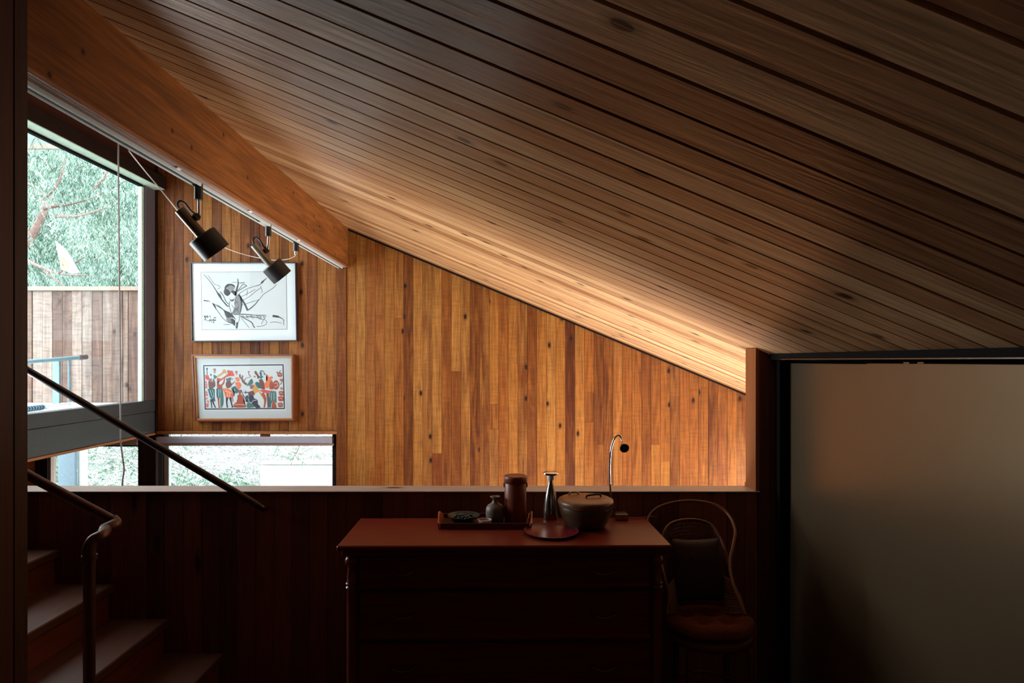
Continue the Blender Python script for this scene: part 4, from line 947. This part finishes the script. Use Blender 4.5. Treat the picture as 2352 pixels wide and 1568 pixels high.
# dark throw pillow leaning on the back
bm = bmesh.new(); n = 16
def pil(u, v, s):
    e = (1-abs(u)**2.6)**.5*(1-abs(v)**2.6)**.5
    return Vector((u*.115*(1-.06*(1-v*v)), s*.045*e, v*.135*(1-.06*(1-u*u))))
for s in (-1, 1):
    g = [[bm.verts.new(pil(-1+2*i/n, -1+2*j/n, s)) for j in range(n+1)] for i in range(n+1)]
    for i in range(n):
        for j in range(n): bm.faces.new([g[i][j], g[i+1][j], g[i+1][j+1], g[i][j+1]])
bmesh.ops.remove_doubles(bm, verts=bm.verts, dist=.0005)
Rp = Euler((math.radians(-14), 0, math.radians(4))).to_matrix()
for v in bm.verts: v.co = Rp@v.co+Vector((.872, 2.69, SZc+.235))
tag(build('throw_pillow', bm, plain('dark_brown_velvet', srgb(52, 34, 32), .95, var=.2, scale=50, bump=.2), smooth=True), 'dark brown square pillow leaning against the chair back', 'pillow')

# ------------------------------------------------------------------ outside: parapet, deck rail, trees, bank
XO = -4.75
par = empty('wall_parapet', (-3.8, DW, EYE-.36), kind='structure')
pw = wood('weathered_cedar', [srgb(82, 54, 44), srgb(122, 92, 78), srgb(76, 46, 38), srgb(150, 130, 120), srgb(104, 74, 60), srgb(74, 44, 34)], 'Z', rough=.6, knot=.4, kasp=3, grain=.3, streak=.4, sawn=.3, kcol=srgb(46, 24, 18))
xq = -3.02
seams = [310, 294, 282, 258, 235, 212, 189, 166, 143, 120, 97, 74, 51, 28, 5, -18, -41]
# planks seen through the tall window, their joints where the photograph shows them
for a, b in zip(seams[1:], seams): wall_board(P(a, 0, DW).x, P(b+(14 if b == 310 else 0), 0, DW).x, EYE-.36, EYE+.595, EYE+.595, pw, par, dn=random.uniform(-.004, .004))
build('cap_board', bbox(P(-41, 0, DW).x, P(322, 0, DW).x, DW-.03, DW+.13, EYE+.597, EYE+.632, .003), plain('cap_paint', srgb(138, 118, 104), .6), par)
build('inner_frame', bbox(P(-41, 0, DW).x, P(324, 0, DW).x, DW+.022, DW+.10, EYE-.36, EYE+.596), M['gap'], par)
rebase(par, par.location)
blu = plain('blue_grey_paint', srgb(104, 132, 142), .4, var=.06)
dkr = empty('deck_rail', P(150, 920, 4.9), 'blue-grey pipe railing with flat post on the deck outside the window', 'railing')
ra, rb_ = P(20, 834, 4.5), P(184, 820.5, 5.0)
bm = bmesh.new(); tube(bm, [ra, rb_], .0165, 14); build('pipe', bm, blu, dkr, auto=50)
bm = bmesh.new(); tube(bm, [rb_-(rb_-ra).normalized()*.01, rb_+(rb_-ra).normalized()*.055], .021, 14); build('pipe_end', bm, M['purple'], dkr, auto=50)
pp = P(130, 824, 4.85); build('flat_post', bbox(pp.x-.027, pp.x+.027, 4.84, 4.86, EYE-.359, pp.z-.004), blu, dkr)
pp = P(159, 822, 4.92); bm = bmesh.new(); tube(bm, [(pp.x, 4.92, EYE-.359), (pp.x, 4.92, pp.z)], .010, 12); build('round_post', bm, blu, dkr, auto=50)
rebase(dkr, dkr.location)
# rod lying on the deck ledge: blue wrapped grip and white shaft
rod = empty('wrapped_pole', P(110, 934, 4.2), 'white pole with dark blue wrapped grip lying on the deck ledge', 'pole')
ya = EYE-.335
pA, pB = P(40, 935, 4.15), P(118, 932, 4.55); pC = P(165, 930, 4.85)
for q in (pA, pB, pC): q.z = ya+.0
pA.z = pB.z = pC.z = EYE-.359+.020
bm = bmesh.new(); tube(bm, [pA, pA.lerp(pB, .72)], .019, 12); build('grip', bm, plain('navy_wrap', srgb(36, 60, 84), .7), rod, auto=50)
for i in range(9):
    q = pA.lerp(pB, .06+.08*i); d = (pB-pA).normalized(); bm = bmesh.new(); tube(bm, [q-d*.004, q+d*.004], .0196, 12); build('wrap_ring', bm, plain('light_blue_wrap', srgb(110, 160, 180), .6), rod)
bm = bmesh.new(); tube(bm, [pA.lerp(pB, .725), pA.lerp(pB, .85)], .018, 12); build('ferrule', bm, M['white'], rod, auto=50)
bm = bmesh.new(); tube(bm, [pA.lerp(pB, .852), pC], .010, 12); build('shaft', bm, M['white'], rod, auto=50)
rebase(rod, rod.location)
# eave soffit beyond the window
so = empty('trim_shadow_gap2', P(110, 330, 6.8), kind='structure')
z_s = P(0, 338, 7.2).z
build('soffit', bbox(-8.5, P(420, 0, 7.2).x, 5.6, 7.2, z_s+.035, z_s+.08), plain('white_soffit', srgb(226, 232, 236), .7, var=.03), so)
build('fascia', bbox(-8.5, P(420, 0, 7.2).x, 7.2, 7.24, z_s-.015, z_s+.12), plain('pinkish_fascia', srgb(186, 172, 164), .6), so)
rebase(so, so.location)
# support post seen through the low left window
ps = empty('deck_post', (-4.43, 6.25, EYE-2.95), 'square blue-grey deck post with lit side painted white outside the low window', 'post')
pf = P(133, 0, 6.2).x, P(172, 0, 6.2).x
build('post_shaft', bbox(pf[0], pf[1]-.0005, 6.2, 6.235, EYE-3.4, EYE-.44, .003), plain('blue_grey_stain', srgb(120, 140, 156), .6, var=.08), ps)
build('lit_side', bbox(pf[1], P(198, 0, 6.237).x, 6.237, 6.262, EYE-3.4, EYE-.44, .002), plain('white_lit_side', srgb(230, 240, 240), .6, var=.02), ps)  # the post's lit side face, put in as a white board
rebase(ps, ps.location)
# white flat-topped garden box
gb_ = empty('garden_wall', P(700, 1113, 8.0), 'plain white garden wall with coping outside the low window', 'garden wall')
gx0 = P(598, 0, 8).x; gz = P(0, 1060, 8).z
wp = plain('white_enamel', srgb(240, 238, 234), .5, var=.01)
build('wall', bbox(gx0, gx0+2.4, 8.0, 8.10, EYE-3.3, gz-.045, .004), wp, gb_)
build('lid', bbox(gx0-.0, gx0+2.41, 7.985, 8.11, gz-.037, gz, .006), wp, gb_)
rebase(gb_, gb_.location)

# ground bank rising behind
bm = bmesh.new(); nx, ny = 60, 40
gv = []
for j in range(ny+1):
    yy = 5.4+j*.55; row = []
    for i in range(nx+1):
        xx = -26+i*.72
        h = -3.4+max(0, yy-8.6)*.42+.12*math.sin(xx*1.9+yy)+.10*math.sin(xx*.7-yy*1.3)
        row.append(bm.verts.new((xx, yy, EYE+min(h, 5))))
    gv.append(row)
for j in range(ny):
    for i in range(nx): bm.faces.new([gv[j][i], gv[j][i+1], gv[j+1][i+1], gv[j+1][i]])
gm_ = plain('bank_earth_and_moss', srgb(96, 106, 94), .9, var=.6, scale=3, bump=.4)
tag(build('ground', bm, gm_, smooth=True), kind='structure')
tag(build('ground_terrace', bbox(-26, 20, 5.36, 9.2, EYE-3.5, EYE-3.32), gm_), kind='structure')
gl2 = bbox(-26, XW-.2, -6, 5.3, EYE-3.5, EYE-3.32)
tag(build('ground_side', gl2, gm_), kind='structure')

def leaf_mesh(name, A, B, Wd, mat, parent):
    """A,B: (n,3) base and tip of each blade; Wd: width; makes one four-point blade per row"""
    A = np.asarray(A); B = np.asarray(B); n = len(A)
    d = B-A; r = rng.normal(size=(n, 3)); s = np.cross(d, r); s /= (np.linalg.norm(s, axis=1, keepdims=True)+1e-9); s *= np.asarray(Wd).reshape(-1, 1)
    mid = A+d*.45
    V = np.stack([A, mid+s, B, mid-s], axis=1).reshape(-1, 3)
    me = bpy.data.meshes.new(name); me.vertices.add(4*n); me.vertices.foreach_set('co', V.ravel().astype(np.float32))
    me.loops.add(4*n); me.loops.foreach_set('vertex_index', np.arange(4*n, dtype=np.int32))
    me.polygons.add(n); me.polygons.foreach_set('loop_start', np.arange(0, 4*n, 4, dtype=np.int32)); me.polygons.foreach_set('loop_total', np.full(n, 4, dtype=np.int32))
    me.update(calc_edges=True); me.validate()
    o = link(name, me, mat, parent); tag(o, kind='stuff'); return o
def foliage_mat(name, stops, trans=.35, sc=2.2):
    m, t, b = nt(name); L = t.links.new
    g = N(t, 'ShaderNodeNewGeometry'); tc = N(t, 'ShaderNodeTexCoord'); n = N(t, 'ShaderNodeTexNoise'); n.inputs['Scale'].default_value = sc; n.inputs['Detail'].default_value = 5
    L(tc.outputs['Object'], n.inputs['Vector'])
    ad = N(t, 'ShaderNodeMath', operation='MULTIPLY_ADD'); ad.inputs[1].default_value = .45; L(g.outputs['Random Per Island'], ad.inputs[0]); 
    sb = N(t, 'ShaderNodeMath', operation='SUBTRACT'); sb.inputs[1].default_value = .22; L(n.outputs['Fac'], sb.inputs[0]); L(sb.outputs[0], ad.inputs[2])
    r = ramp(t, stops); L(ad.outputs[0], r.inputs['Fac']); L(r.outputs[0], b.inputs['Base Color']); b.inputs['Roughness'].default_value = .5
    tr_ = N(t, 'ShaderNodeBsdfTranslucent'); L(r.outputs[0], tr_.inputs[0]); mx = N(t, 'ShaderNodeMixShader'); mx.inputs[0].default_value = trans
    o = t.nodes['Material Output']; L(b.outputs[0], mx.inputs[1]); L(tr_.outputs[0], mx.inputs[2]); L(mx.outputs[0], o.inputs[0]); return m
fol = foliage_mat('cedar_foliage', [(0.20, srgb(26, 52, 38)), (.36, srgb(66, 98, 80)), (.50, srgb(112, 140, 126)), (.70, srgb(186, 202, 194))], sc=1.4)
fol2 = foliage_mat('bank_foliage', [(0.2, srgb(54, 86, 62)), (.45, srgb(110, 148, 120)), (.65, srgb(160, 180, 166)), (.9, srgb(220, 222, 220))])
twg = foliage_mat('pale_twigs', [(0.15, srgb(96, 88, 86)), (.4, srgb(176, 172, 172)), (.8, srgb(240, 240, 242))], 0)
bark = wood('bark', [srgb(130, 100, 96), srgb(168, 140, 134)], 'Z', rough=.9, knot=0, grain=.4)

def sprays(centers, droop, size, nl, w):
    """feathery hanging fronds: a bent rib with paired leaflets"""
    A = []; B = []; W = []
    for c in centers:
        az = random.uniform(0, 2*PI); L_ = size*random.uniform(.6, 1.3)
        d0 = Vector((math.cos(az), .6*math.sin(az), random.uniform(-.2, .25)))
        side = Vector((-math.sin(az), math.cos(az), random.uniform(-.3, .3)))
        for k in range(nl):
            t = (k+.5)/nl; p = Vector(c)+d0*L_*t+Vector((0, 0, -droop*L_*t*t))
            tang = (d0+Vector((0, 0, -2*droop*t))).normalized(); ll = L_*.30*(1-t*.6)*random.uniform(.6, 1.2)
            for s in (-1, 1):
                dr_ = (side*s*.5+tang*.75+Vector((0, 0, -.7))).normalized()
                A.append(p); B.append(p+dr_*ll); W.append(w*random.uniform(.6, 1.3))
    return [tuple(a) for a in A], [tuple(b) for b in B], W

def fill(x0, x1, y0, y1, d0, d1, n):
    return [tuple(P(random.uniform(x0, x1), random.uniform(y0, y1), random.uniform(d0, d1))) for _ in range(n)]
# the big cedar beyond the deck
tree = empty('cedar_tree', P(60, 600, 9.0), 'feathery green cedar with curved trunk filling the tall window', 'tree')
bm = bmesh.new()
tube(bm, spline([Vector((P(-60, 0, 8.2).x, 8.2, EYE-3.3)), P(-10, 700, 8.2), P(62, 560, 8.2), P(88, 515, 8.2), P(101, 480, 8.2), P(99, 455, 8.4)], 8), list(np.linspace(.07, .038, 41)), 10)
build('trunk', bm, bark, tree, auto=60)
for pts_, r in (([(101, 480), (125, 474), (165, 468), (195, 460)], .022), ([(98, 460), (128, 430), (145, 390), (147, 360)], .018), ([(128, 495), (170, 497), (220, 485), (260, 470)], .022), ([(215, 435), (238, 410), (250, 375), (250, 350)], .018),
              ([(65, 600), (110, 620), (150, 630), (200, 632)], .024), ([(100, 622), (125, 640), (150, 660)], .016), ([(130, 630), (170, 605), (195, 590)], .013), ([(60, 420), (95, 440), (130, 470)], .016), ([(160, 470), (210, 455), (240, 440)], .012)):
    bm = bmesh.new(); n = (len(pts_)-1)*6+1; dd_ = random.uniform(7.4, 8.1)
    tube(bm, spline([P(x_, y_, dd_) for x_, y_ in pts_], 6), list(np.linspace(r, r*.35, n)), 7); build('branch', bm, bark, tree, auto=60)
A, B, W = sprays(fill(-60, 430, 240, 960, 8.3, 12.5, 5000), 1.5, .40, 16, .006)
A2_, B2_, W2_ = sprays(fill(-60, 430, 300, 800, 6.9, 8.1, 620), 1.5, .26, 15, .0035)
leaf_mesh('foliage', A+A2_, B+B2_, W+W2_, fol, tree)
rebase(tree, tree.location)
# pale pointed thing with an orange patch among the branches
kt = empty('pointed_sign', P(152, 600, 7.6), 'pale pointed board with orange patch among the cedar branches', 'board')
D_ = 7.75
tri = [(127, 553), (152, 575), (181, 625), (165, 628), (140, 618), (134, 590)]
bm = bmesh.new(); prism(bm, tri, lambda p: P(p[0], p[1], D_), lambda p: P(p[0], p[1], D_)+Vector((0, .02, 0))); build('board_body', bm, wp, kt)
bm = bmesh.new(); prism(bm, [(138, 590), (152, 594), (160, 612), (150, 622), (140, 612)], lambda p: P(p[0], p[1], D_-.004), lambda p: P(p[0], p[1], D_-.0005)); build('orange_patch', bm, plain('orange_paint', srgb(236, 170, 120), .6, var=.2), kt)
rebase(kt, kt.location)
# background hedge of trees
hd_ = empty('background_tree', (-14, 17, EYE-.2), 'pale green out-of-focus trees on the bank behind the cedar', 'tree')
A, B, W = sprays([(random.uniform(-18, 3), random.uniform(13, 18), EYE+random.uniform(-1, 7.5)) for _ in range(5200)], .7, 1.1, 9, .06)
leaf_mesh('foliage', A, B, W, fol, hd_)
for i in range(9):
    xx = -17+i*2.2; bm = bmesh.new(); tube(bm, [(xx, 15.5, EYE-.6), (xx+.2, 15.6, EYE+3), (xx+.3, 15.7, EYE+7)], [.16, .12, .05], 8); build('trunk', bm, bark, hd_, auto=60)
rebase(hd_, hd_.location)
# brush on the bank: bare twigs and ferny clumps
br = empty('brush_on_bank', (-3.5, 9.6, EYE-2.9), 'tangle of pale bare twigs outside the low window', 'bush')
A = []; B = []; W = []
for _ in range(11000):
    px_, py_ = random.uniform(180, 800), random.uniform(990, 1125); d = random.uniform(8.3, 11.0)
    a = P(px_, py_, d); l = random.uniform(.10, .30) if random.random() < .8 else random.uniform(.3, .8); th = random.gauss(0, 1.0)
    v = Vector((math.cos(th), random.uniform(-.4, .4), math.sin(th)*.8))*l; A.append(tuple(a)); B.append(tuple(a+v)); W.append(random.uniform(.0025, .006))
leaf_mesh('twigs', A, B, W, twg, br)
rebase(br, br.location)
fr_ = empty('fern_bush', (-4.0, 9.2, EYE-2.9), 'green ferny undergrowth outside the low windows', 'bush')
cs = fill(90, 330, 1000, 1125, 8.2, 10.5, 240)+fill(360, 470, 1060, 1125, 8.0, 9.5, 60)+fill(480, 560, 1085, 1120, 7.8, 8.8, 34)+fill(360, 430, 1010, 1050, 8.6, 10, 26)
A, B, W = sprays(cs, .6, .22, 10, .008); leaf_mesh('foliage', A, B, W, fol2, fr_)
rebase(fr_, fr_.location)
hb_ = empty('hanging_branch', P(670, 1060, 7.6), 'small leafy green branch tip drooping in front of the white box', 'branch')
bm = bmesh.new(); tube(bm, spline([P(690, 1010, 7.6), P(686, 1030, 7.6), P(675, 1050, 7.6), P(668, 1068, 7.6)], 5), .004, 6); build('twig', bm, bark, hb_, auto=60)
A, B, W = sprays(fill(655, 700, 1046, 1064, 7.5, 7.7, 16)+fill(630, 645, 1020, 1056, 7.5, 7.7, 8), .9, .08, 7, .006); leaf_mesh('foliage', A, B, W, fol2, hb_)
rebase(hb_, hb_.location)
